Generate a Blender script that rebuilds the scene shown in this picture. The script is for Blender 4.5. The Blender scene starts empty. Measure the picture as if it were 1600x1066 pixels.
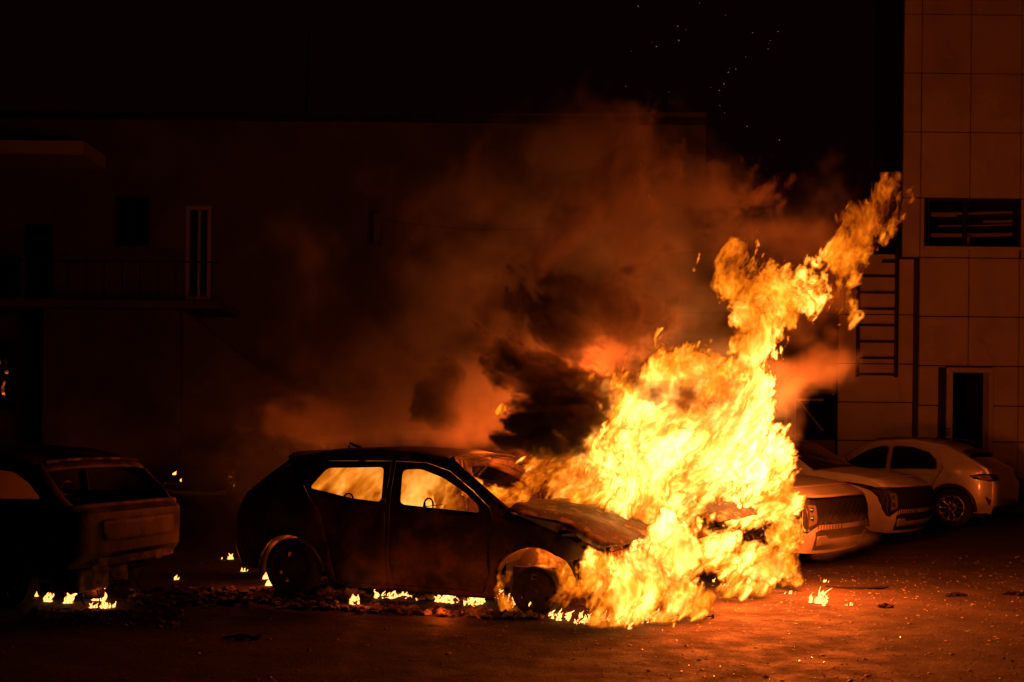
import bpy, bmesh, math, random
import numpy as np
from mathutils import Vector, Matrix
from mathutils.geometry import delaunay_2d_cdt

# ------------------------------------------------------------------ camera, world, exposure
SC = bpy.context.scene
COL = SC.collection
F, CX, CY, HZ, CAMH, ROLL = 1800.0, 800.0, 533.0, 680.0, 1.6, math.radians(0.6)
cd = bpy.data.cameras.new('camera'); cam = bpy.data.objects.new('camera', cd); COL.objects.link(cam)
cam.location = (0, 0, CAMH)
cam.rotation_euler = (math.radians(90), 0, 0)
cam.rotation_euler = (Matrix.Rotation(math.radians(90), 4, 'X') @ Matrix.Rotation(ROLL, 4, 'Z')).to_euler()
cd.sensor_width = 36; cd.lens = 36 * F / 1600
cd.shift_y = (HZ - CY) / 1600
cd.clip_end = 500; cd.clip_start = 0.1
SC.camera = cam
w = bpy.data.worlds.new('World'); SC.world = w; w.use_nodes = True
wb = w.node_tree.nodes['Background']
wb.inputs[0].default_value = (1.0, 0.13, 0.16, 1); wb.inputs[1].default_value = 0.0022
SC.view_settings.view_transform = 'Standard'; SC.view_settings.look = 'None'
SC.view_settings.exposure = 0; SC.view_settings.gamma = 1
cy = SC.cycles
cy.max_bounces = 5; cy.diffuse_bounces = 1; cy.glossy_bounces = 2; cy.transmission_bounces = 4
cy.volume_bounces = 0; cy.transparent_max_bounces = 24
cy.use_denoising = True; cy.denoiser = 'OPENIMAGEDENOISE'
cy.sample_clamp_indirect = 3.0
cy.volume_max_steps = 512; cy.volume_step_rate = 1.0
cy.use_adaptive_sampling = True; cy.adaptive_threshold = 0.02

def uv_(px, py):
    """photo pixel -> ray (x per metre of depth, z per metre of depth)"""
    u, v = px - CX, (HZ - CY) + CY - py           # v: up, measured from horizon
    v0 = (HZ - CY)                                # principal point sits v0 px above the horizon line
    # roll turns the picture about the lens axis (the horizon point straight ahead)
    c, s = math.cos(ROLL), math.sin(ROLL)
    a, b = u, v
    return (a * c - b * s) / F, (a * s + b * c) / F
def P(px, py, D):
    a, b = uv_(px, py)
    return Vector((a * D, D, CAMH + b * D))
# ------------------------------------------------------------------ helpers
def tag(o, label=None, cat=None, group=None, kind=None):
    if label: o['label'] = label
    if cat: o['category'] = cat
    if group: o['group'] = group
    if kind: o['kind'] = kind
    return o
def empty(name, loc=(0, 0, 0), rz=0.0):
    o = bpy.data.objects.new(name, None); COL.objects.link(o); o.location = loc; o.rotation_euler = (0, 0, rz)
    o.empty_display_size = .2
    return o
class MB:
    """collects verts and faces, links them as one mesh object"""
    def __init__(s): s.v = []; s.f = []; s.mi = []
    def add(s, vs, fs, mi=0):
        b = len(s.v); s.v += [tuple(p) for p in vs]; s.f += [tuple(i + b for i in f) for f in fs]; s.mi += [mi] * len(fs)
        return s
    def box(s, lo, hi, M=None, mi=0):
        vs = [Vector((x, y, z)) for x in (lo[0], hi[0]) for y in (lo[1], hi[1]) for z in (lo[2], hi[2])]
        if M is not None: vs = [M @ p for p in vs]
        return s.add(vs, [(0, 1, 3, 2), (4, 6, 7, 5), (0, 4, 5, 1), (2, 3, 7, 6), (0, 2, 6, 4), (1, 5, 7, 3)], mi)
    def bar(s, a, b, wd, h, mi=0):
        a = Vector(a); b = Vector(b); d = (b - a); L = d.length; d.normalize()
        up = Vector((0, 0, 1)) if abs(d.z) < .95 else Vector((1, 0, 0))
        x = d.cross(up).normalized(); y = x.cross(d)
        vs = [p + x * i * wd / 2 + y * j * h / 2 for p in (a, b) for i in (-1, 1) for j in (-1, 1)]
        return s.add(vs, [(0, 1, 3, 2), (4, 6, 7, 5), (0, 4, 5, 1), (2, 3, 7, 6), (0, 2, 6, 4), (1, 5, 7, 3)], mi)
    def tube(s, pts, r, n=8, mi=0, closed=False):
        pts = [Vector(p) for p in pts]; rs = r if isinstance(r, (list, tuple)) else [r] * len(pts)
        rings = []
        for i, p in enumerate(pts):
            a = pts[i - 1] if i else (pts[-1] if closed else p); b = pts[(i + 1) % len(pts)] if (i < len(pts) - 1 or closed) else p
            d = (b - a).normalized(); up = Vector((0, 0, 1)) if abs(d.z) < .9 else Vector((1, 0, 0))
            x = d.cross(up).normalized(); y = x.cross(d)
            rings.append([p + (x * math.cos(6.2832 * k / n) + y * math.sin(6.2832 * k / n)) * rs[i] for k in range(n)])
        vs = [q for rg in rings for q in rg]; fs = []
        m = len(pts)
        for i in range(m if closed else m - 1):
            for k in range(n):
                fs.append((i * n + k, i * n + (k + 1) % n, ((i + 1) % m) * n + (k + 1) % n, ((i + 1) % m) * n + k))
        if not closed: fs += [tuple(range(n))[::-1], tuple((m - 1) * n + k for k in range(n))]
        return s.add(vs, fs, mi)
    def lathe(s, prof, n=32, M=None, mi=0):
        """prof: (axial y, radius) turned about the local y axis"""
        vs = []
        for (y, r) in prof:
            for k in range(n):
                a = 6.2832 * k / n; p = Vector((r * math.cos(a), y, r * math.sin(a))); vs.append(M @ p if M is not None else p)
        fs = []
        for i in range(len(prof) - 1):
            for k in range(n): fs.append((i * n + k, i * n + (k + 1) % n, (i + 1) * n + (k + 1) % n, (i + 1) * n + k))
        return s.add(vs, fs, mi)
    def grid(s, rows, mi=0):
        n = len(rows[0]); vs = [p for r in rows for p in r]; fs = []
        for i in range(len(rows) - 1):
            for k in range(n - 1): fs.append((i * n + k, i * n + k + 1, (i + 1) * n + k + 1, (i + 1) * n + k))
        return s.add(vs, fs, mi)
    def build(s, name, mat, parent=None, smooth=True, solid=0, bevel=0, weld=False, ang=35):
        me = bpy.data.meshes.new(name); me.from_pydata(s.v, [], s.f); me.validate()
        mats = mat if isinstance(mat, (list, tuple)) else [mat]
        for m in mats: me.materials.append(m)
        if len(mats) > 1: me.polygons.foreach_set('material_index', s.mi[:len(me.polygons)])
        bm = bmesh.new(); bm.from_mesh(me)
        if weld: bmesh.ops.remove_doubles(bm, verts=bm.verts, dist=1e-4)
        bmesh.ops.recalc_face_normals(bm, faces=bm.faces); bm.to_mesh(me); bm.free()
        if smooth:
            me.polygons.foreach_set('use_smooth', [True] * len(me.polygons))
            me.set_sharp_from_angle(angle=math.radians(ang))
        o = bpy.data.objects.new(name, me); COL.objects.link(o)
        if parent is not None: o.parent = parent
        if solid:
            md = o.modifiers.new('thickness', 'SOLIDIFY'); md.thickness = solid; md.offset = 0
        if bevel:
            md = o.modifiers.new('edges', 'BEVEL'); md.width = bevel; md.segments = 2; md.limit_method = 'ANGLE'
        return o
def inside(p, poly):
    x, y = p; c = False; j = len(poly) - 1
    for i in range(len(poly)):
        xi, yi = poly[i]; xj, yj = poly[j]
        if (yi > y) != (yj > y) and x < (xj - xi) * (y - yi) / (yj - yi) + xi: c = not c
        j = i
    return c
def resample(poly, step):
    out = []
    for i, a in enumerate(poly):
        b = poly[(i + 1) % len(poly)]; L = math.hypot(b[0] - a[0], b[1] - a[1]); n = max(1, int(L / step))
        for k in range(n): out.append((a[0] + (b[0] - a[0]) * k / n, a[1] + (b[1] - a[1]) * k / n))
    return out
def shrink(poly, d):
    """move every corner of a polygon inward by about d"""
    A = sum(poly[i][0] * poly[(i + 1) % len(poly)][1] - poly[(i + 1) % len(poly)][0] * poly[i][1] for i in range(len(poly)))
    sg = 1 if A > 0 else -1; out = []
    n = len(poly)
    for i in range(n):
        p0, p1, p2 = poly[i - 1], poly[i], poly[(i + 1) % n]
        def nr(a, b):
            L = math.hypot(b[0] - a[0], b[1] - a[1]) or 1; return (-(b[1] - a[1]) / L * sg, (b[0] - a[0]) / L * sg)
        n1, n2 = nr(p0, p1), nr(p1, p2); m = (n1[0] + n2[0], n1[1] + n2[1]); q = m[0] * m[0] + m[1] * m[1]
        if q < .3: m = n1; q = 1
        k = 2 * d / q
        out.append((p1[0] + m[0] * k, p1[1] + m[1] * k))
    return out
def rounded(poly, r, n=4):
    out = []
    for i in range(len(poly)):
        p0, p1, p2 = Vector(poly[i - 1]), Vector(poly[i]), Vector(poly[(i + 1) % len(poly)])
        a = (p0 - p1); b = (p2 - p1); k = min(r, a.length * .4, b.length * .4)
        A = p1 + a.normalized() * k; B = p1 + b.normalized() * k
        for j in range(n + 1):
            t = j / n; q = A * (1 - t) ** 2 + p1 * 2 * t * (1 - t) + B * t * t; out.append((q.x, q.y))
    return out
def cdt_panel(mb, outer, holes, fmap, step=.07, mi=0):
    """fill a polygon with holes, dense enough to bend, and map it into space"""
    rng = random.Random(3)
    loops = [resample(outer, step)] + [resample(h, step) for h in holes]
    vs = []; es = []
    for lp in loops:
        b = len(vs); vs += [Vector(p) for p in lp]; es += [(b + i, b + (i + 1) % len(lp)) for i in range(len(lp))]
    xs = [p[0] for p in outer]; ys = [p[1] for p in outer]
    x = min(xs) + step / 2
    while x < max(xs):
        y = min(ys) + step / 2
        while y < max(ys):
            q = (x + rng.uniform(-.1, .1) * step, y + rng.uniform(-.1, .1) * step)
            if inside(q, outer) and not any(inside(q, h) for h in holes): vs.append(Vector(q))
            y += step
        x += step
    V, E, Fc, *_ = delaunay_2d_cdt(vs, es, [], 0, 1e-5)
    fs = []
    for f in Fc:
        c = (sum(V[i][0] for i in f) / len(f), sum(V[i][1] for i in f) / len(f))
        if inside(c, outer) and not any(inside(c, h) for h in holes): fs.append(f)
    used = sorted({i for f in fs for i in f}); ix = {k: j for j, k in enumerate(used)}
    mb.add([fmap(V[i][0], V[i][1]) for i in used], [tuple(ix[i] for i in f) for f in fs], mi)
    return mb
# ------------------------------------------------------------------ materials
def mat(name, col, rough=.6, metal=0.0, spec=.5, bump=0, bscale=20, col2=None, cscale=3.0, cpos=(.4, .65), coat=0, detail=6, rough2=None, coords='Object'):
    m = bpy.data.materials.new(name); m.use_nodes = True; nt = m.node_tree; b = nt.nodes['Principled BSDF']
    b.inputs['Base Color'].default_value = (*col, 1); b.inputs['Roughness'].default_value = rough
    b.inputs['Metallic'].default_value = metal; b.inputs['Specular IOR Level'].default_value = spec
    if coat: b.inputs['Coat Weight'].default_value = coat; b.inputs['Coat Roughness'].default_value = .08
    K = nt.links; N = nt.nodes
    tc = N.new('ShaderNodeTexCoord')
    if col2 or rough2 is not None:
        nz = N.new('ShaderNodeTexNoise'); nz.inputs['Scale'].default_value = cscale; nz.inputs['Detail'].default_value = detail; nz.inputs['Roughness'].default_value = .62
        K.new(tc.outputs[coords], nz.inputs['Vector'])
        if col2:
            cr = N.new('ShaderNodeValToRGB'); cr.color_ramp.elements[0].position = cpos[0]; cr.color_ramp.elements[1].position = cpos[1]
            cr.color_ramp.elements[0].color = (*col, 1); cr.color_ramp.elements[1].color = (*col2, 1)
            K.new(nz.outputs['Fac'], cr.inputs[0]); K.new(cr.outputs[0], b.inputs['Base Color'])
        if rough2 is not None:
            mr = N.new('ShaderNodeMapRange'); mr.inputs[1].default_value = .35; mr.inputs[2].default_value = .65
            mr.inputs[3].default_value = rough; mr.inputs[4].default_value = rough2
            K.new(nz.outputs['Fac'], mr.inputs[0]); K.new(mr.outputs[0], b.inputs['Roughness'])
    if bump:
        n2 = N.new('ShaderNodeTexNoise'); n2.inputs['Scale'].default_value = bscale; n2.inputs['Detail'].default_value = 8; n2.inputs['Roughness'].default_value = .65
        K.new(tc.outputs[coords], n2.inputs['Vector'])
        bp = N.new('ShaderNodeBump'); bp.inputs['Strength'].default_value = bump; bp.inputs['Distance'].default_value = .02
        K.new(n2.outputs['Fac'], bp.inputs['Height']); K.new(bp.outputs[0], b.inputs['Normal'])
    return m
M = {}
M['burnt'] = mat('burnt_metal', (.022, .018, .016), .48, .3, .45, bump=.55, bscale=7, col2=(.16, .105, .075), cscale=3.2, cpos=(.46, .74), rough2=.8)
M['ash'] = mat('ashy_metal', (.035, .028, .024), .55, .2, .4, bump=.8, bscale=7, col2=(.34, .27, .21), cscale=4.5, cpos=(.46, .62), rough2=.85)
M['hoodburnt'] = mat('burnt_hood_metal', (.055, .04, .032), .45, .3, .4, bump=.6, bscale=5, col2=(.42, .30, .2), cscale=5.5, cpos=(.52, .66), rough2=.8)
M['charred'] = mat('charred_tailgate', (.03, .024, .02), .5, .3, .45, bump=.8, bscale=6, col2=(.30, .23, .18), cscale=3.2, cpos=(.42, .8), rough2=.8)
M['soot'] = mat('soot', (.012, .011, .011), .9, 0, .2, bump=.6, bscale=30)
M['white'] = mat('white_car_paint', (.62, .62, .60), .32, 0, .5, coat=.6, col2=(.50, .49, .46), cscale=2.2, cpos=(.4, .7), rough2=.5)
M['silver'] = mat('pale_silver_car_paint', (.42, .42, .42), .36, .15, .5, coat=.5, col2=(.34, .34, .33), cscale=2.0)
M['darkpaint'] = mat('dark_car_paint', (.03, .03, .035), .35, .1, .5, coat=.5, rough2=.5)
M['black'] = mat('black_plastic', (.018, .018, .018), .55, bump=.1, bscale=80)
M['tyre'] = mat('tyre_rubber', (.02, .02, .02), .85, bump=.2, bscale=40)
M['rim'] = mat('alloy_rim', (.42, .42, .43), .3, .9)
M['darkrim'] = mat('burnt_rim', (.03, .026, .024), .7, .4, col2=(.09, .07, .055), cscale=8)
M['chrome'] = mat('chrome_trim', (.5, .5, .5), .18, 1.0)
M['lens'] = mat('clear_lamp_lens', (.25, .25, .26), .12, .3, coat=.8)
M['grillemesh'] = mat('grille_mesh', (.05, .05, .05), .35, .6)
M['red'] = mat('red_lamp_lens', (.30, .012, .010), .15, 0, coat=.8)
M['orange'] = mat('orange_reflector', (.75, .22, .03), .2, 0, coat=.8)
M['plate'] = mat('number_plate_white', (.7, .7, .68), .4)
def glass_mat(name, tint=.25, col=(.01, .01, .012)):
    m = mat(name, col, .06, 0, .6); nt = m.node_tree; N = nt.nodes; K = nt.links
    b = N['Principled BSDF']; o = [n for n in N if n.type == 'OUTPUT_MATERIAL'][0]
    t = N.new('ShaderNodeBsdfTransparent'); mx = N.new('ShaderNodeMixShader'); mx.inputs[0].default_value = 1 - tint
    K.new(t.outputs[0], mx.inputs[1]); K.new(b.outputs[0], mx.inputs[2]); K.new(mx.outputs[0], o.inputs[0])
    return m
M['glass'] = glass_mat('tinted_glass', .3)
M['glassdark'] = glass_mat('dark_window_glass', .12)
def sootglass():
    m = mat('sooted_glass', (.18, .13, .10), .7, col2=(.08, .06, .05), cscale=5); nt = m.node_tree; N = nt.nodes; K = nt.links
    b = N['Principled BSDF']; o = [n for n in N if n.type == 'OUTPUT_MATERIAL'][0]
    t = N.new('ShaderNodeBsdfTranslucent'); t.inputs[0].default_value = (.6, .5, .4, 1); mx = N.new('ShaderNodeMixShader'); mx.inputs[0].default_value = .35
    K.new(t.outputs[0], mx.inputs[1]); K.new(b.outputs[0], mx.inputs[2]); K.new(mx.outputs[0], o.inputs[0]); return m
M['sootglass'] = sootglass()
# ------------------------------------------------------------------ cars
class Car:
    """side art in metres: s = 0 at the rear to L at the front, z up; near side is side = +1"""
    def __init__(c, name, L, W0, belt, tum, C, E, front_taper=.22, rear_taper=.16, p_exp=.5):
        c.L, c.W0, c.belt, c.tum = L, W0, belt, tum; c.C, c.E = C, E
        c.ft, c.rt, c.pe = front_taper, rear_taper, p_exp
        c.root = empty(name)
    def W(c, s, z):
        y = c.W0 - c.tum * max(0, z - c.belt) - .05 * max(0, z - c.belt) ** 2
        y -= .05 * max(0, (.42 - z) / .25)
        y -= .035 * ((z - .7) / .5) ** 2 if z < c.belt else 0
        y -= c.ft * max(0, (s - (c.L - .75)) / .75) ** 2.2
        y -= c.rt * max(0, ((.55 - s) / .55)) ** 2.2
        return y
    def side(c, sg, dep=0): return lambda s, z: Vector((s, sg * (c.W(s, z) - dep), z))
    def strip_pt(c, k, t, push=0):
        """k: position along the profile (float), t: -1..1 across in angle units"""
        i = min(int(k), len(c.C) - 2); f = k - i
        cs = c.C[i][0] * (1 - f) + c.C[i + 1][0] * f; cz = c.C[i][1] * (1 - f) + c.C[i + 1][1] * f
        es = c.E[i][0] * (1 - f) + c.E[i + 1][0] * f; ez = c.E[i][1] * (1 - f) + c.E[i + 1][1] * f
        a = t * math.pi / 2; h = max(0, math.cos(a)) ** c.pe
        y = c.W(es, ez) * math.sin(a)
        return Vector((es + (cs - es) * h, y, ez + (cz - ez) * h))
    def strip(c, mb, k0, k1, t0=-1, t1=1, nt=24, nk=3, off=0, mi=0):
        rows = []; n = max(2, int(round((k1 - k0) * nk)) + 1)
        for i in range(n):
            k = k0 + (k1 - k0) * i / (n - 1)
            rows.append([c.strip_pt(k, t0 + (t1 - t0) * j / nt) for j in range(nt + 1)])
        if off:
            r2 = []
            for i, r in enumerate(rows):
                q = []
                for j, p in enumerate(r):
                    a = rows[min(i + 1, n - 1)][j] - rows[max(i - 1, 0)][j]; b = r[min(j + 1, nt)] - r[max(j - 1, 0)]
                    nn = a.cross(b).normalized(); ctr = Vector((c.L / 2, 0, .7))
                    if nn.dot(p - ctr) < 0: nn = -nn
                    q.append(p + nn * off)
                r2.append(q)
            rows = r2
        mb.grid(rows, mi)
    def wrap(c, k_of_z, tau, z, off=.004, front=True):
        """tau 0 centre .. 1 corner of the end face, beyond 1 back along the side (metres)"""
        k = k_of_z(z)
        if abs(tau) <= 1:
            p = c.strip_pt(k, tau); q = c.strip_pt(k, tau * .98 + .001)
            sgn = 1 if front else -1
            ang = abs(tau) * math.pi / 2
            nx = math.cos(ang) ** .6; ny = math.sin(ang) ** 2
            return p + Vector((sgn * nx * off, math.copysign(ny * off, tau), 0))
        i = min(int(k), len(c.E) - 2); f = k - i
        es = c.E[i][0] * (1 - f) + c.E[i + 1][0] * f
        s = es - (abs(tau) - 1) * (1 if front else -1)
        return Vector((s, math.copysign(c.W(s, z) + off, tau), z))
def arc(cx, cz, r, a0, a1, n=14, rz=None):
    rz = rz or r
    return [(cx + r * math.cos(math.radians(a0 + (a1 - a0) * i / n)), cz + rz * math.sin(math.radians(a0 + (a1 - a0) * i / n))) for i in range(n + 1)]
def wheel(root, x, y, r, rr, wd, side, tyre_m, rim_m, style='spokes', z=None, flat=0, turn=0):
    """wheel with tyre and rim; side +1: outer face towards +y"""
    z = r if z is None else z
    w_ = empty('wheel', (x, y, z), turn); w_.parent = root
    if tyre_m:
        mb = MB(); h = wd / 2
        mb.lathe([(-h * .8, rr), (-h, rr + .02), (-h, r - .035), (-h * .75, r), (h * .75, r), (h, r - .035), (h, rr + .02), (h * .8, rr)], 40)
        mb.build('tyre', tyre_m, w_)
    mb = MB(); h = wd / 2 * side
    mb.lathe([(-h * .9, rr * .97), (-h * .5, rr * .88), (h * .2, rr * .86), (h * .7, rr * .92), (h * .92, rr), (h * .80, rr * 1.01), (-h * .8, rr * 1.01), (-h * .9, rr * .97)], 40)
    fm = lambda d: (lambda u, v: Vector((u, d, v)))
    outer = arc(0, 0, rr * .9, 0, 348, 29)
    holes = []
    if style == 'spokes':
        for k in range(5):
            a = k * 72
            for q in (-1, 1):
                b = a + q * 17
                holes.append([(rr * rad * math.cos(math.radians(b + w0)), rr * rad * math.sin(math.radians(b + w0))) for rad, w0 in ((.30, -q * 5), (.82, -q * 12), (.84, q * 9), (.45, q * 12))])
    else:
        for a, q in ((95, 1.0), (205, .8), (250, .9), (330, .7)):
            ca, sa = math.cos(math.radians(a)), math.sin(math.radians(a))
            cx_, cz_ = rr * .6 * ca, rr * .6 * sa; k = rr * .11 * q
            holes.append([(cx_ - k, cz_ - k), (cx_ + k * 1.1, cz_ - k * .8), (cx_ + k * .9, cz_ + k), (cx_ - k * .8, cz_ + k * 1.1)])
    cdt_panel(mb, outer, holes, lambda u, v: Vector((u, h * (.55 if style == 'spokes' else .5) + h * .25 * math.hypot(u, v) / rr, v)), .05)
    mb.lathe([(h * .75, .0001), (h * .75, rr * .16), (h * .5, rr * .2)], 16)
    mb.build('rim', rim_m, w_, solid=.012)
    mb = MB(); mb.lathe([(-h * .3, .001), (-h * .3, rr * .62), (-h * .42, rr * .62), (-h * .42, .001)], 24); mb.build('brake_disc', M['darkrim'], w_)
    return w_
def build_shell(c, outline, doors, winds, mats, burnt=False, skip_far=False, extra_holes=(), glassm=None, solid=.02, handles=()):
    """outline: side silhouette with the wheel arches; doors: list of (polygon, window polygon); winds: fixed side windows"""
    mb = MB()
    for sg in (1, -1):
        holes = [d[0] for d in doors] + list(winds) + (list(extra_holes) if sg == 1 else [])
        cdt_panel(mb, outline, holes, c.side(sg), .06)
    c.body = mb
    for (dp, wp) in doors:
        for sg in (1, -1):
            m2 = MB(); cdt_panel(m2, shrink(dp, .005), [wp] if wp else [], c.side(sg), .06)
            d = m2.build('door', mats['body'], c.root, solid=solid)
            if glassm and wp:
                m3 = MB(); cdt_panel(m3, shrink(wp, -.012), [], c.side(sg, .022), .12); m3.build('window', glassm, d)
            if wp and not burnt:
                m3 = MB(); ring = resample(wp, .08); m3.tube([c.side(sg, -.004)(*p) for p in ring], .009, 6, closed=True); m3.build('window_trim', M['black'], d)
            for (hs, hz) in handles:
                if inside((hs, hz), dp):
                    m4 = MB(); w0 = c.side(sg, -.028)(hs - .09, hz); w1 = c.side(sg, -.028)(hs + .09, hz + .006)
                    m4.tube([c.side(sg, .005)(hs - .10, hz), w0, w1, c.side(sg, .005)(hs + .10, hz)], .012, 6); m4.build('handle', mats['body'] if not burnt else mats['body'], d)
    if glassm:
        for wp in winds:
            for sg in (1, -1):
                m3 = MB(); cdt_panel(m3, shrink(wp, -.012), [], c.side(sg, .022), .12); m3.build('window', glassm, c.root)
def seats(c, xs, z0, m, frames=False):
    for (sx, sh) in xs:
        for y in (-.36, .36):
            mb = MB()
            if frames:
                mb.tube([(sx + .02, y - .2, z0), (sx - .10, y - .21, z0 + sh), (sx - .10, y + .21, z0 + sh), (sx + .02, y + .2, z0)], .016, 6)
                for q in (-.08, .08): mb.tube([(sx - .10, y + q, z0 + sh), (sx - .12, y + q, z0 + sh + .16)], .007, 6)
                mb.tube([(sx - .12, y + .10 * math.cos(6.2832 * k / 14), z0 + sh + .12 + .07 * math.sin(6.2832 * k / 14)) for k in range(14)], .009, 6, closed=True)
                for k in range(4): mb.tube([(sx - .01 - k * .02, y - .2, z0 + .1 + k * .12), (sx - .01 - k * .02, y + .2, z0 + .1 + k * .12)], .005, 5)
                mb.build('seat_frame', m, c.root)
            else:
                mb.box((sx - .14, y - .24, z0), (sx, y + .24, z0 + sh)); mb.box((sx - .05, y - .24, z0 - .12), (sx + .45, y + .24, z0 + .04)); mb.box((sx - .16, y - .12, z0 + sh + .02), (sx - .07, y + .12, z0 + sh + .2))
                mb.build('seat', m, c.root, bevel=.03)
# ------------------------------------------------------------------ ground
def asphalt():
    m = bpy.data.materials.new('asphalt'); m.use_nodes = True; nt = m.node_tree; N = nt.nodes; K = nt.links; b = N['Principled BSDF']
    tc = N.new('ShaderNodeTexCoord')
    def nz(sc, det=8, ro=.6):
        n = N.new('ShaderNodeTexNoise'); n.inputs['Scale'].default_value = sc; n.inputs['Detail'].default_value = det; n.inputs['Roughness'].default_value = ro
        K.new(tc.outputs['Object'], n.inputs['Vector']); return n.outputs['Fac']
    def ramp(f, a, b_, ca, cb):
        r = N.new('ShaderNodeValToRGB'); r.color_ramp.elements[0].position = a; r.color_ramp.elements[1].position = b_
        r.color_ramp.elements[0].color = (*ca, 1); r.color_ramp.elements[1].color = (*cb, 1); K.new(f, r.inputs[0]); return r.outputs[0]
    def mix(t, a, c, f):
        n = N.new('ShaderNodeMix'); n.data_type = 'RGBA'; n.blend_type = t
        if isinstance(f, float): n.inputs[0].default_value = f
        else: K.new(f, n.inputs[0])
        K.new(a, n.inputs[6]); K.new(c, n.inputs[7]); return n.outputs[2]
    c1 = ramp(nz(1.3), .35, .65, (.034, .028, .025), (.075, .060, .052))
    c2 = ramp(nz(60, 4), .35, .68, (.4, .4, .4), (1.6, 1.6, 1.6))
    col = mix('MULTIPLY', c1, c2, 1.0)
    st = ramp(nz(.55, 9, .7), .56, .62, (0, 0, 0), (1, 1, 1))
    dk = N.new('ShaderNodeRGB'); dk.outputs[0].default_value = (.03, .026, .024, 1)
    fs = N.new('ShaderNodeMath'); fs.operation = 'MULTIPLY'; fs.inputs[1].default_value = .75; K.new(st, fs.inputs[0])
    col = mix('MIX', col, dk.outputs[0], fs.outputs[0])
    K.new(col, b.inputs['Base Color']); b.inputs['Specular IOR Level'].default_value = .25
    rr = ramp(nz(3, 6), .4, .6, (.7,) * 3, (.95,) * 3); K.new(rr, b.inputs['Roughness'])
    h1 = nz(38, 8, .7); h2 = nz(4, 6, .6)
    ad = N.new('ShaderNodeMath'); ad.operation = 'MULTIPLY_ADD'; ad.inputs[1].default_value = 2.5; K.new(h2, ad.inputs[0]); K.new(h1, ad.inputs[2])
    bp = N.new('ShaderNodeBump'); bp.inputs['Strength'].default_value = .9; bp.inputs['Distance'].default_value = .04
    K.new(ad.outputs[0], bp.inputs['Height']); K.new(bp.outputs[0], b.inputs['Normal'])
    return m
mb = MB(); R = 130
xs = [-R, -40, -15] + [-10 + .5 * i for i in range(41)] + [15, 40, R]; ys = [-20, 0] + [5 + .5 * i for i in range(32)] + [24, 30, 45, R]
mb.grid([[Vector((x, y, 0)) for x in xs] for y in ys]); tag(mb.build('ground', asphalt()), kind='structure')
# ------------------------------------------------------------------ materials of the buildings
M['cladding'] = mat('cladding_panel', (.56, .52, .49), .5, .0, .4, bump=.08, bscale=3, col2=(.40, .37, .34), cscale=.9, cpos=(.42, .7))
M['darkclad'] = mat('dimmed_cladding', (.07, .06, .055), .6, bump=.1, bscale=5)  # darkness of the smoke-hidden wall put into the colour
M['gap'] = mat('dark_joint', (.012, .012, .012), .9)
M['render'] = mat('old_render', (.18, .15, .145), .9, bump=.3, bscale=14, col2=(.11, .09, .088), cscale=.8)
M['frame'] = mat('window_frame', (.62, .58, .52), .5)
M['steel'] = mat('dark_steel', (.05, .045, .04), .5, .6)
M['pipe'] = mat('dull_pipe', (.35, .3, .26), .5, .3)
M['paleframe'] = mat('pale_door_frame', (.50, .47, .43), .5)
def X(px, D): return uv_(px, 533)[0] * D
def Z(py, D, px=1500): return CAMH + uv_(px, py)[1] * D
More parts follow.
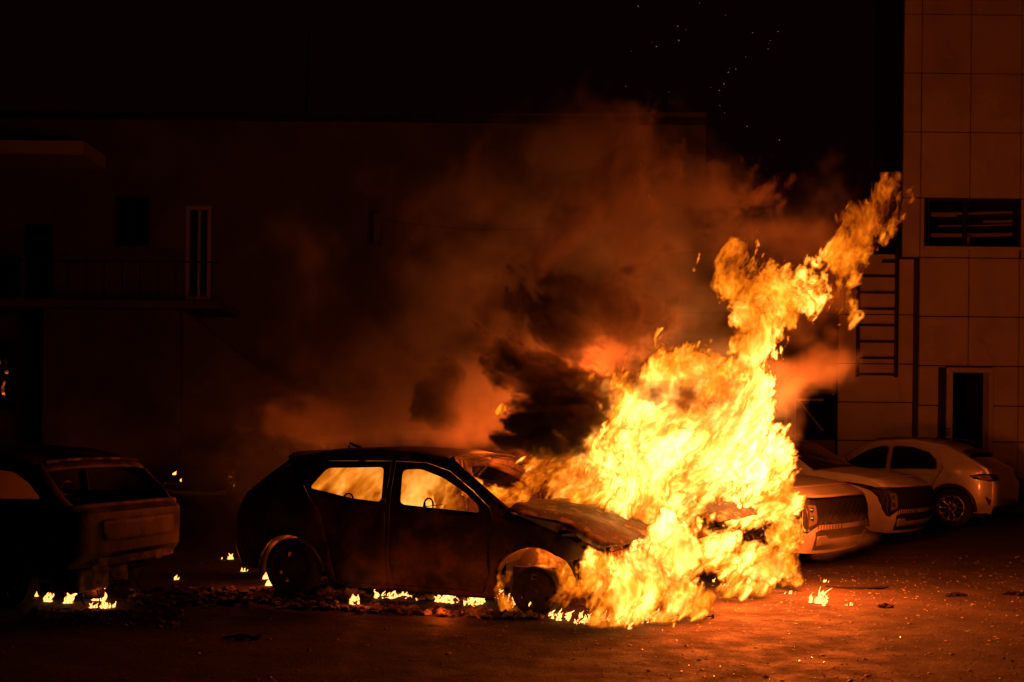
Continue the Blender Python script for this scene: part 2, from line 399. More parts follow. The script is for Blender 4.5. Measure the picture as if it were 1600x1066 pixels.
# ------------------------------------------------------------------ the clad building on the right
def right_building():
    b = empty('clad_building', (X(1440, 25), 25, 0)); o0 = b.location.copy()
    tag(b, 'building clad in large square panels on the right, with slot window and doorway', 'building')
    L = lambda v: Vector(v) - o0
    def panels(x0, x1, D, xs, zs, cut, name):
        """clad wall: slabs with open joints over a dark backing; cut: openings (x0,x1,z0,z1)"""
        mb = MB(); g_ = .012
        for i in range(len(xs) - 1):
            for j in range(len(zs) - 1):
                a, c, e, f = xs[i] + g_, xs[i + 1] - g_, zs[j] + g_, zs[j + 1] - g_
                rects = [(a, c, e, f)]
                for (p, q, r, s_) in cut:
                    nr = []
                    for (a, c, e, f) in rects:
                        if q <= a or p >= c or s_ <= e or r >= f: nr.append((a, c, e, f)); continue
                        if p > a: nr.append((a, p, e, f))
                        if q < c: nr.append((q, c, e, f))
                        m0, m1 = max(a, p), min(c, q)
                        if s_ < f: nr.append((m0, m1, s_, f))
                        if r > e: nr.append((m0, m1, e, r))
                    rects = nr
                rg = random.Random(i * 31 + j); dy = rg.uniform(-.006, .006)
                for (a, c, e, f) in rects:
                    if c - a > .03 and f - e > .03: mb.box(L((a, D + dy, e)), L((c, D + .05 + dy, f)))
        return mb.build(name, M['cladding'], b, smooth=False)
    D1, D2 = 25.0, 25.35
    x_ = [X(v, D1) for v in (1436, 1513, 1592)]; step = x_[2] - x_[1]
    xs = x_ + [x_[2] + step * k for k in range(1, 7)]
    zs = [0, Z(752, D1), Z(690, D1), Z(634, D1), Z(572, D1), Z(495, D1), Z(403, D1), Z(310, D1), Z(207, D1)] + [Z(207, D1) + (Z(403, D1) - Z(495, D1)) * k for k in range(1, 6)]
    win = (X(1442, D1), X(1595, D1), Z(385, D1), Z(311, D1)); door = (X(1478, D1), X(1552, D1), Z(700, D1) - .5, Z(573, D1))
    panels(0, 0, D1, xs, zs, [win, door], 'wall_cladding')
    panels(0, 0, D1, [X(1408, D1), xs[0]], zs[6:], [], 'wall_cladding')
    xl = [X(v, D2) for v in (1310, 1437)]; xl = [xl[0], xl[1]]
    zl = [0, Z(750, D2), Z(690, D2), Z(630, D2), Z(570, D2), Z(493, D2), Z(398, D2)]
    panels(0, 0, D2, xl, zl, [], 'wall_cladding')
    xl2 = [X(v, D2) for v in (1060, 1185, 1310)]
    panels(0, 0, D2, xl2, zl[4:], [], 'dimmed_wall').data.materials[0] = M['darkclad']  # wall above the bay coloured dark in place of the smoke hiding it
    top = zs[-1]
    mb = MB()     # backing with the openings left free, returns, roof
    def back(x0, x1, z0, z1, D): mb.box(L((x0, D + .07, z0)), L((x1, D + .25, z1)))
    back(x_[0], win[0], 0, top, D1); back(win[0], win[1], win[3], top, D1); back(win[1], xs[-1], 0, top, D1)
    back(win[0], door[0], 0, win[2], D1); back(door[0], door[1], door[3], win[2], D1); back(door[1], win[1], 0, win[2], D1); back(door[0], door[1], 0, door[2], D1)
    t2 = zl[-1]; mb.box(L((xl[0], D2 + .07, 0)), L((xl[1] + .3, D2 + .3, t2))); mb.box(L((xl2[0], D2 + .07, zl[4])), L((xl[0], D2 + .3, t2))); mb.box(L((X(1408, D1) + .01, D1 + .06, zs[6])), L((x_[0], D1 + .3, top)))
    mb.box(L((xl2[0] - .25, D2 + .1, 0)), L((xl2[0], D2 + .3, t2)))
    m5 = MB(); m5.box(L((x_[0] - .012, D1 + .055, 0)), L((x_[0] + .08, D2 + .1, zs[6]))); m5.box(L((X(1408, D1) - .012, D1 + .055, zs[6])), L((X(1408, D1) + .005, D1 + 2.0, top))); m5.build('corner_return', M['steel'], b, smooth=False)  # return coloured dark to hold down firelight where smoke would cover it
    mb.box(L((xl2[0], D2 + 8, 0)), L((xs[-1], D2 + 8.2, t2))); mb.box(L((xl2[0], D2 + .3, t2)), L((x_[0], D2 + 8.2, t2 + .05))); mb.box(L((X(1408, D1), D1 + .3, top)), L((xs[-1], D1 + 2.0, top + .2))); mb.box(L((X(1408, D1), D1 + 1.8, t2 + .1)), L((xs[-1], D1 + 2.0, top)))
    mb.box(L((xs[-1], D1 + .1, 0)), L((xs[-1] + .2, D2 + 8.2, t2)))
    mb.box(L((x_[0] + .1, D1 + 3, 0)), L((xs[-1], D1 + 3.2, t2)))
    mb.build('wall_core', M['gap'], b, smooth=False)
    # slot window
    fr = empty('window', L((0, 0, 0)).xyz); fr.location = L((win[0], D1, win[2])); fr.parent = b
    wl, wh = win[1] - win[0], win[3] - win[2]
    mb = MB()
    for (p, q) in (((0, .05, 0), (.06, .12, wh)), ((wl - .05, .05, 0), (wl, .12, wh)), ((.06, .05, wh - .05), (wl - .05, .12, wh)), ((.06, .05, 0), (wl - .05, .12, .04)), ((wl * .41, .052, .04), (wl * .41 + .05, .118, wh - .05))): mb.box(p, q)
    mb.box((.10, .052, .04), (.13, .11, wh - .05)); mb.build('window_frame', M['steel'], fr, smooth=False)
    for (z0, x0, x1, r, dz) in ((.78, .22, wl, .035, .05), (.74, .24, wl * .42, .028, 0), (.52, .5, wl, .02, .04), (.33, .22, wl, .035, .03), (.29, .3, wl, .022, .04), (.62, wl * .7, wl, .03, .02)):
        mb = MB(); mb.tube([(x0, .5, z0 * wh), (x0 + (x1 - x0) * .5, .52, z0 * wh + dz * .3), (x1, .5, z0 * wh + dz)], r, 8); mb.build('pipe', M['pipe'], fr)
    mb = MB(); mb.box((wl * .5, .35, .05), (wl * .5 + .07, .42, .28)); mb.build('bracket', M['pipe'], fr, smooth=False)
    mb = MB(); mb.box((-.03, -.06, -.07), (wl + .04, .2, -.015)); mb.build('window_sill', M['paleframe'], fr, smooth=False)
    # doorway
    d = empty('door', L((door[0], D1, door[2]))); d.parent = b; dw, dh = door[1] - door[0], door[3] - door[2]
    mb = MB()
    for (p, q) in (((.02, -.04, 0), (.15, .3, dh - .02)), ((dw - .09, -.04, 0), (dw, .3, dh - .02)), ((.15, -.04, dh - .13), (dw - .09, .3, dh - .02))): mb.box(p, q)
    mb.build('door_frame', M['paleframe'], d, smooth=False, bevel=.006)
    mb = MB(); mb.box((-.16, -.02, 0), (.0, .1, dh - .02)); mb.build('jamb_strip', M['steel'], d, smooth=False)
    mb = MB(); mb.box((dw * .48, 1.2, 0), (dw * .52, 1.23, dh - .2)); mb.box((dw * .62, 1.6, 0), (dw * .64, 1.63, dh * .6)); mb.build('inner_post', M['pipe'], d, smooth=False)
    for k, z in enumerate((.86, .92, .99)): mb = MB(); mb.box((-.15, -.05, z * .9), (.08, -.02, z * .9 + .03)); mb.build('door_handle', M['steel'], d, smooth=False)
    mb = MB(); mb.box((-.2, -.8, -.15), (dw + .2, -.05, 0)); mb.build('doorstep', M['render'], d, smooth=False)
    # open bay left of the ladder: posts, a cross brace, shelf inside
    mb = MB(); x0, x1 = X(1196, D2), X(1308, D2); zt = Z(572, D2); 
    mb.box(L((x0 - .1, D2 + .05, 0)), L((x0, D2 + .2, zt))); mb.box(L((X(1250, D2), D2 + .6, 0)), L((X(1250, D2) + .08, D2 + .7, zt))); mb.box(L((X(1238, D2), D2 + .6, 0)), L((X(1238, D2) + .05, D2 + .7, zt)))
    mb.bar(L((X(1252, D2), D2 + 1, Z(625, D2))), L((X(1306, D2), D2 + 1, Z(625, D2))), .05, .05); mb.bar(L((X(1265, D2), D2 + 1, Z(625, D2))), L((X(1306, D2), D2 + 1, Z(675, D2))), .04, .04)
    mb.build('bay_frame', M['pipe'], b, smooth=False)
    mb = MB(); mb.box(L((X(1150, D2), D2 + .1, 0)), L((X(1308, D2), D2 + .16, Z(690, D2)))); mb.build('bay_parapet', M['render'], b, smooth=False)
    # ladder
    ld = empty('wall_ladder', (X(1340, 25.2), 25.2, Z(589, 25.2, 1350))); tag(ld, 'dark metal ladder with seven rungs fixed to the clad wall', 'ladder')
    w_ = X(1400, 25.2) - X(1340, 25.2); h0 = Z(430, 25.2, 1350) - Z(589, 25.2, 1350); h1 = Z(388, 25.2, 1400) - Z(589, 25.2, 1350)
    for x, h in ((0, h0), (w_, h1)): mb = MB(); mb.box((x - .03, -.04, 0), (x + .03, .04, h)); mb.build('rail', M['steel'], ld, smooth=False, bevel=.006)
    for k in range(7): mb = MB(); z = .06 + (h0 - .08) * k / 6; mb.tube([(.0, 0, z), (w_, 0, z)], .026, 8); mb.build('rung', M['steel'], ld)
    mb = MB(); mb.box((w_ - .32, -.03, h1 - .32), (w_ - .03, .03, h1 - .26)); mb.build('bracket', M['steel'], ld, smooth=False)
right_building()
# ------------------------------------------------------------------ the long dark building on the left
def left_building():
    D = 30.0; b = empty('rendered_building', (0, D, 0)); tag(b, 'long dark rendered building behind the smoke, with a raised terrace', 'building')
    o0 = Vector((0, D, 0)); L = lambda v: Vector(v) - o0
    def R4(x0, y0, x1, y1): return [(X(x0, D), Z(y1, D, x0)), (X(x1, D), Z(y1, D, x0)), (X(x1, D), Z(y0, D, x0)), (X(x0, D), Z(y0, D, x0))]
    top = Z(186, D, 400)
    outer = [(X(-260, D), 0), (X(1100, D), 0), (X(1100, D), top + .3), (X(-260, D), top - .1)]
    ops = {'a': R4(178, 306, 232, 386), 'b': R4(289, 322, 328, 468), 'c': R4(38, 350, 82, 466), 'd': R4(-60, 400, 30, 466), 'e': R4(-40, 530, 26, 640)}
    mb = MB(); cdt_panel(mb, outer, list(ops.values()), lambda x, z: L((x, D, z)), 1.2); mb.build('wall', M['render'], b, smooth=False)
    mb = MB(); mb.box(L((X(-260, D), D + 3, 0)), L((X(1100, D), D + 3.2, top - .3))); mb.box(L((X(-260, D), D + .02, top - .3)), L((X(1100, D), D + 9, top - .1))); mb.build('inner_wall', M['gap'], b, smooth=False)
    mb = MB(); mb.box(L((X(-260, D), D - .12, top - .05)), L((X(1100, D), D + .1, top + .12))); mb.build('roof_edge', M['steel'], b, smooth=False)
    for k, r in ops.items():
        x0, x1, z0, z1 = r[0][0], r[1][0], r[0][1], r[2][1]
        w_ = empty('window' if k in 'ade' else 'door', L((x0, D, z0))); w_.parent = b; W_, H_ = x1 - x0, z1 - z0
        mb = MB(); 
        for (p, q) in (((0, -.03, 0), (.09, .16, H_)), ((W_ - .09, -.03, 0), (W_, .16, H_)), ((.09, -.03, H_ - .09), (W_ - .09, .16, H_)), ((.09, -.03, 0), (W_ - .09, .16, .08))): mb.box(p, q)
        if k == 'b': mb.box((W_ * .48, -.02, .08), (W_ * .56, .15, H_ - .09))
        if k in 'ad': mb.box((W_ * .5, -.02, .08), (W_ * .54, .15, H_ - .09))
        mb.build('frame', M['frame'] if k == 'b' else M['steel'], w_, smooth=False)
        mb = MB(); mb.box((.09, .09, .08), (W_ - .09, .10, H_ - .09)); mb.build('pane', M['glassdark'], w_, smooth=False)
        if k == 'd':
            for j in range(4): mb = MB(); x = W_ * (.45 + .14 * j); mb.box((x, .3, .08), (x + .12, .34, H_ - .1)); mb.build('curtain', M['frame'], w_, smooth=False)
        if k == 'e':
            for j, (x, h) in enumerate(((.66, .55), (.83, .40), (.78, .12))):
                mb = MB(); x *= W_; z = h * H_; rg = random.Random(j); mb.tube([(x + rg.uniform(-.03, .03), -.2, z + t * .12) for t in range(7)], [.01, .05, .08, .07, .05, .05, .01], 6); mb.build('added_reflection', M['chrome'], w_)  # chrome shapes added as the flames' reflection in this window
    # lit fascia board over the terrace
    mb = MB(); mb.box(L((X(-200, D), D - 1.6, Z(264, D, 80))), L((X(163, D), D - .02, Z(244, D, 80)))); mb.build('canopy', M['frame'], b, smooth=False)
    # terrace with a lower wall and a sloping stair wall
    zt = Z(470, 28, 150)
    mb = MB(); mb.box(L((X(-260, 28), 27.8, zt - .18)), L((X(345, 28), D - .02, zt))); mb.build('terrace_slab', M['render'], b, smooth=False)
    mb = MB(); mb.box(L((X(62, 28), 28.2, 0)), L((X(280, 28), D - .03, zt - .19))); mb.build('terrace_wall', M['render'], b, smooth=False)
    x0, x1 = X(283, 28), X(452, 28)
    vs = [(x0, 28.1, 0), (x1, 28.1, 0), (x1, 28.1, Z(612, 28, 400)), (x0, 28.1, zt - .19)]; vs += [(a, 28.35, c) for a, _, c in vs]
    mb = MB(); mb.add([L(v) for v in vs], [(0, 1, 2, 3), (7, 6, 5, 4), (0, 4, 5, 1), (1, 5, 6, 2), (2, 6, 7, 3), (3, 7, 4, 0)]); mb.build('stair_wall', M['render'], b, smooth=False)
    mb = MB()
    for k in range(15): x = X(-60 + 28 * k, 28); mb.bar(L((x, 27.9, zt)), L((x, 27.9, zt + .95)), .03, .03)
    mb.bar(L((X(-260, 28), 27.9, zt + .95)), L((X(345, 28), 27.9, zt + .95)), .04, .04); mb.build('railing', M['steel'], b, smooth=False)
    # antenna and wire post
    p = P(474, 182, D); mb = MB(); mb.tube([(0, 0, -.3), (0, 0, 1.2), (.04, 0, 2.2)], [.035, .03, .02], 6); o = mb.build('antenna_mast', M['steel']); o.location = (p.x, D + .5, p.z + .1); tag(o, 'thin antenna mast standing on the roof edge of the dark building', 'antenna')
    p = P(590, 382, 29.5); mb = MB(); mb.box((-.10, -.10, 0), (.10, .10, Z(334, 29.5, 590) - p.z)); mb.box((-.06, .0, .1), (.06, .5, .22)); mb.box((-.06, .0, .5), (.06, .5, .62)); o = mb.build('utility_post', M['render'], smooth=False, bevel=.01); o.location = (p.x, 29.5, p.z); tag(o, 'short square post bracketed to the dark building, a wire running from it', 'post')
    mb = MB(); q = Z(343, 29.5, 590); w0 = Vector((p.x, 29.5, q)); w1 = Vector((X(1080, 29.6), 29.6, q + .6)); mb.tube([w0.lerp(w1, t / 12) + Vector((0, 0, -.5 * math.sin(math.pi * t / 12))) for t in range(13)], .012, 5)
    tag(mb.build('overhead_wire', M['steel']), 'sagging wire strung from the square post', 'wire')
left_building()
# ------------------------------------------------------------------ litter on the ground
rg = random.Random(12)
def lump(mb, c, r, n=1, flat=.5):
    """a jagged clod"""
    bm = bmesh.new(); bmesh.ops.create_icosphere(bm, subdivisions=n, radius=1)
    vs = [Vector(c) + Vector((v.co.x * r, v.co.y * r, max(-.1, v.co.z) * r * flat)) * rg.uniform(.55, 1.25) for v in bm.verts]; fs = [[v.index for v in f.verts] for f in bm.faces]; bm.free(); mb.add(vs, fs)
M['grit'] = mat('grit', (.16, .13, .11), .6, col2=(.35, .3, .27), cscale=3)
M['glint'] = mat('glass_crumbs', (.5, .5, .5), .08, 0, 1.0, coat=1)
mb = MB()
for _ in range(2600):
    D = 6 + 10 * rg.random() ** 1.2; px = rg.uniform(700, 1750) if rg.random() < .75 else rg.uniform(-100, 800); p = (X(px, D), D, 0); lump(mb, p, rg.choice((.006, .008, .012, .02)) * rg.uniform(.6, 1.2), 0)
tag(mb.build('gravel_litter', M['grit'], smooth=False), kind='stuff', label='loose grit strewn over the asphalt')
mb = MB()
for _ in range(1000):
    D = 5.9 + 8 * rg.random() ** 1.4; px = rg.uniform(860, 1700); p = Vector((X(px, D), D, .006)); r = rg.uniform(.0025, .006)
    R_ = Matrix.Rotation(rg.uniform(0, 6.28), 3, 'Z') @ Matrix.Rotation(rg.uniform(-1, 1), 3, 'X'); mb.add([p + R_ @ Vector(v) * r for v in ((-1, -1, 0), (1, -1, 0), (1, 1, 0), (-1, 1, 0), (0, 0, 1))], [(0, 1, 4), (1, 2, 4), (2, 3, 4), (3, 0, 4), (3, 2, 1, 0)])
tag(mb.build('glass_crumbs', M['glint'], smooth=False), kind='stuff', label='glass crumbs glinting on the asphalt')
mb = MB()
for _ in range(1500):
    u = rg.random(); D = 11.0 + rg.gauss(0, .25) + (.6 * u); px = 210 + 640 * u ** 1.0; k = rg.random()
    if u > .35 and k < .5: D = 10.9 - .8 * u + rg.gauss(0, .1)
    p = (X(px, D), D, rg.uniform(0, .03)); lump(mb, p, rg.uniform(.012, .055), 1, .7)
for _ in range(260):
    D = rg.gauss(11.25, .12); p = (X(rg.uniform(500, 560), D), D, rg.uniform(0, .06)); lump(mb, p, rg.uniform(.02, .07), 1, .8)
for _ in range(500):
    D = rg.gauss(9.9, .2); p = (X(rg.uniform(60, 290), D), D, 0); lump(mb, p, rg.uniform(.01, .04), 1, .6)
tag(mb.build('ash_rubble', M['ash'], smooth=False), kind='stuff', label='ash and charred scraps in a low bank between and under the wrecks')
def scrap(name, label, px, py, D, f, m='soot'):
    mb = MB(); f(mb); o = mb.build(name, M[m]); p = (X(px, D), D, 0); o.location = p; tag(o, label, 'debris'); return o
scrap('rubber_strip', 'long dark rubber strip lying on the asphalt right of the flames', 1345, 919, 12.25, lambda mb: mb.tube([(-.32, .1, .015), (-.1, -.02, .02), (.12, -.03, .022), (.27, .02, .02), (.33, .03, .03)], [.006, .014, .016, .02, .012], 6))
scrap('nail_bolt', 'long bolt on the ground at the front edge of the fire', 1105, 965, 10.2, lambda mb: (mb.tube([(-.09, .0, .012), (.07, 0, .014)], .007, 6), mb.tube([(.07, 0, .014), (.085, 0, .014)], .02, 8)))
def frag(seed, n, r):
    def f(mb):
        q = random.Random(seed)
        for _ in range(n): lump(mb, (q.gauss(0, r * 1.5), q.gauss(0, r * .6), q.uniform(0, .02)), q.uniform(.02, .05), 1, .6)
        mb.tube([(-r * 2, 0, .01), (0, .02, .03), (r * 2.2, -.01, .01)], .012, 5)
    return f
for i, (nm, lb, px, D, n, r) in enumerate((('charred_scrap', 'charred scrap lying alone right of the rubber strip', 1498, 11.8, 7, .05), ('charred_scrap', 'charred scrap cut off by the right edge of the picture', 1592, 11.9, 8, .07),
        ('charred_scrap', 'small charred scrap in front of the burning patch trail', 1388, 10.95, 5, .03), ('charred_scrap', 'flat charred scrap in the dark foreground between the two wrecks', 380, 8.9, 9, .06))):
    scrap(nm, lb, px, 0, D, frag(i + 3, n, r), 'soot')['group'] = 'charred scraps on the asphalt'
# ------------------------------------------------------------------ placing a car by one known corner
def place(c, rz, local, world):
    """turn the car by rz and put its local point (s, y) over the ground point world (x, y)"""
    R = Matrix.Rotation(rz, 2); q = R @ Vector(local)
    c.root.location = (world[0] - q.x, world[1] - q.y, 0); c.root.rotation_euler = (0, 0, rz)
def ground(px, D): return (uv_(px, HZ)[0] * D, D)
# ------------------------------------------------------------------ the burning hatchback (front right of the row)
def burning_hatch(root_name, label, detail=True, hood_tilt=0.0):
    C_ = [(4.15, .30), (4.20, .50), (4.15, .68), (3.72, .85), (3.12, .965), (2.42, 1.40), (2.1, 1.45), (1.6, 1.47), (1.1, 1.45), (.66, 1.38), (.16, 1.0), (.03, .80), (0, .45), (.08, .26)]
    E_ = [(3.90, .30), (3.94, .50), (3.85, .61), (3.5, .765), (3.06, .92), (2.50, 1.34), (2.15, 1.39), (1.6, 1.41), (1.1, 1.39), (.72, 1.30), (.27, .98), (.17, .78), (.14, .45), (.2, .26)]
    c = Car(root_name, 4.15, .86, .95, .32, C_, E_, .22, .16)
    tag(c.root, label, 'car')
    out = [(.2, .27), (.36, .25)] + arc(.77, .24, .37, 172, 8) + [(1.18, .18), (1.35, .13), (2.85, .11), (2.95, .14)] + arc(3.335, .235, .375, 190, 55) + \
          [(3.64, .50), (3.83, .565), (3.72, .665), (3.5, .765), (3.28, .85), (3.06, .92), (2.79, 1.145), (2.50, 1.34), (2.15, 1.39), (1.6, 1.41), (1.1, 1.39), (.72, 1.30), (.5, 1.15), (.27, .98), (.19, .85), (.14, .5)]
    rw = rounded([(.97, 1.07), (1.13, 1.265), (1.755, 1.285), (1.79, .96), (1.46, .985)], .05)
    fw = rounded([(1.99, .945), (1.955, 1.265), (2.15, 1.275), (2.39, 1.20), (2.63, 1.075), (2.79, .96), (2.80, .895)], .05)
    fd = [(1.885, .17), (1.87, 1.345), (2.2, 1.335), (2.45, 1.265), (2.72, 1.09), (2.9, .95), (2.935, .85), (2.90, .6), (2.90, .35), (2.82, .16)]
    rd = [(1.255, .18), (1.835, .17), (1.83, 1.345), (1.13, 1.335), (.90, 1.09), (1.12, .82), (1.22, .5)]
    holes = [[(.23, .80), (.25, .80), (.285, .89), (.265, .89)], [(.245, .52), (.33, .515), (.33, .62), (.245, .625)], [(.62, .80), (.655, .80), (.655, .818), (.62, .818)]]
    build_shell(c, out, [(fd, fw), (rd, rw)], [], {'body': M['burnt']}, burnt=True, extra_holes=holes, solid=.012)
    mb = c.body
    c.strip(mb, 5, 9, -1, 1, 24, 3)
    for sg in (-1, 1): c.strip(mb, 4, 5, sg * .86, sg * 1, 3, 6)
    mb.tube([c.strip_pt(5, t / 10) for t in range(-9, 10)], .016, 6); mb.tube([c.strip_pt(4, t / 10) + Vector((0, 0, -.02)) for t in range(-9, 10)], .02, 6)
    for sg in (-1, 1):
        for k in range(9): s0 = 1.30 + k * .17; q = c.side(sg, -.002)(s0, .235 - .004 * k); mb.tube([q, q + Vector((0, sg * .006, 0))], .006, 6)
        for (cx, cz, r, a0, a1) in ((.77, .24, .37, 172, 8), (3.335, .235, .375, 190, 55)):
            for p in arc(cx, cz, r + .035, a0 - 12, a1 + 12, 7): q = c.side(sg, -.004)(*p); mb.tube([q, q + Vector((0, sg * .008, 0))], .007, 6)
    mb.build('body', M['burnt'], c.root, solid=.012, weld=True)
    # wheel arches' folded lips
    for (cx, cz, r, a0, a1) in ((.77, .24, .37, 172, 8), (3.335, .235, .375, 190, 55)):
        for sg in (-1, 1):
            m2 = MB(); pts = [c.side(sg, -.006)(*p) for p in arc(cx, cz, r + .005, a0, a1, 20)]; m2.tube(pts, .011, 6)
            m2.build('arch_lip', M['ash'], c.root)
    # tailgate with an open rear window
    mb = MB()
    for sg in (-1, 1): c.strip(mb, 9, 10, sg * .72, sg * 1, 5, 5)
    c.strip(mb, 9, 9.18, -.72, .72, 16, 8); c.strip(mb, 9.95, 13, -1, 1, 24, 3)
    tg = mb.build('tailgate', M['burnt'], c.root, solid=.015, weld=True)
    m2 = MB(); c.strip(m2, 9.0, 9.12, -.6, .6, 12, 6, off=.04); m2.build('spoiler', M['burnt'], tg, solid=.03)
    m2 = MB(); m2.tube([(1.06, 0, 1.455), (.99, 0, 1.475), (.93, 0, 1.50), (.91, 0, 1.455)], .014, 6); m2.build('roof_antenna', M['soot'], c.root)
    # hood: buckled, front edge hanging low, crown bulged by the heat
    rows = []; nk = 16; nt = 26; rg = random.Random(4)
    bump = [[rg.gauss(0, 1) for _ in range(8)] for _ in range(6)]
    for i in range(nk + 1):
        k = 2.0 + 2.0 * i / nk; r = []
        for j in range(nt + 1):
            t = -.94 + 1.88 * j / nt; p = c.strip_pt(k, t)
            u = i / nk; p.z += .012 * math.sin(u * 9 + t * 3) + .01 * math.sin(t * 14 + u * 4) + .035 * math.exp(-((u - .55) / .25) ** 2) * (1 - t * t) - .02 * (1 - u) * abs(t)
            p.z += .012 + hood_tilt * (1 - u)
            r.append(p)
        rows.append(r)
    mb = MB().grid(rows); hd = mb.build('hood', M['hoodburnt'], c.root, solid=.018)
    mb = MB().grid([[p + Vector((0, 0, -.035)) for p in r[3:-3:4]] for r in rows[1:-1:3]]); mb.build('hood_inner_frame', M['soot'], hd, solid=.01)
    # floor, firewall, engine, front structure
    mb = MB(); mb.box((.3, -.66, .20), (2.98, .66, .25)); mb.build('floor_pan', M['soot'], c.root)
    mb = MB(); mb.box((2.98, -.72, .22), (3.01, .72, .86)); mb.box((2.84, -.70, .78), (3.0, .70, .86)); mb.build('firewall', M['soot'], c.root)
    mb = MB(); mb.box((3.25, -.28, .28), (3.62, .30, .58)); mb.box((3.3, -.2, .58), (3.55, .16, .66)); mb.tube([(3.3, -.25, .62), (3.55, -.32, .6), (3.6, -.1, .52)], .03, 8)
    mb.tube([(3.2, .1, .66), (3.5, .22, .68), (3.66, .26, .5)], .035, 8); mb.build('engine_block', M['soot'], c.root, bevel=.02)
    mb = MB()
    for y in (-.52, .52): mb.bar((3.0, y, .34), (3.92, y, .36), .07, .10)
    mb.bar((3.82, -.50, .50), (3.82, .5, .50), .03, .05); mb.bar((3.82, -.48, .20), (3.82, .48, .2), .04, .05)
    for y in (-.48, -.2, .2, .48): mb.bar((3.82, y, .2), (3.82, y, .50), .03, .03)
    mb.build('front_frame', M['burnt'], c.root)
    mb = MB(); mb.bar((3.96, -.60, .40), (4.02, -.2, .41), .03, .10); mb.bar((4.02, -.2, .41), (4.02, .2, .41), .03, .10); mb.bar((4.02, .2, .41), (3.96, .62, .40), .03, .10)
    for y in (-.4, .4): mb.bar((3.98, y, .36), (3.94, y * .8, .06), .035, .02)
    mb.build('bumper_beam', M['burnt'], c.root)
    for sg in (-1, 1):
        mb = MB(); mb.tube([c.side(sg, .06)(3.70, .50), c.side(sg, .08)(3.72, .30), c.side(sg, .10)(3.66, .17)], [.03, .022, .008], 6); mb.build('arch_liner', M['soot'], c.root)
    seats(c, [(1.25, .36), (2.15, .34)], .45, M['soot'], frames=True)
    mb = MB(); sw = [(2.62 + .04 * math.cos(6.28 * k / 16), .36 + .17 * math.cos(6.28 * k / 16), .84 + .16 * math.sin(6.28 * k / 16)) for k in range(16)]
    mb.tube(sw, .010, 6, closed=True); mb.build('steering_wheel', M['soot'], c.root)
    for (x, r, z) in ((.77, .285, .285), (3.335, .245, .21)):
        for sg in (-1, 1):
            mb = MB(); o = arc(x, .235, .385, 185, -5, 16); mb.grid([[Vector((a, sg * y, b)) for a, b in o] for y in (.42, .56, .70, .80)]); mb.grid([[Vector((a, sg * .42, b)) for a, b in o], [Vector((x + (a - x) * .2, sg * .42, .25 + (b - .25) * .2)) for a, b in o]]); mb.build('wheel_housing', M['hoodburnt'], c.root)
            wheel(c.root, x, sg * (c.W0 - .10), r, .215, .17, sg, M['tyre'] if x < 1 else None, M['darkrim'], style='steel', z=z if x < 1 else .215)
    mb = MB(); mb.tube([c.side(-1, -.012)(3.03, .86), c.side(-1, -.02)(3.12, .82), c.side(-1, -.03)(3.22, .80)], .007, 5); mb.build('wiper_stub', M['soot'], c.root)
    return c
R1 = math.radians(-23)
car1 = burning_hatch('burning_hatchback', 'burnt out hatchback in the middle, flames seen through its two side windows')
car1.root.location = (-2.53, 12.29, 0); car1.root.rotation_euler = (0, 0, R1)
car2 = burning_hatch('burning_car', 'engulfed car behind the burning hatchback, only its hood and bumper beam showing', hood_tilt=.10)
car2.root.rotation_euler = (0, 0, math.radians(-30))
place(car2, math.radians(-30), (4.15, 0), ground(1192, 12.6))
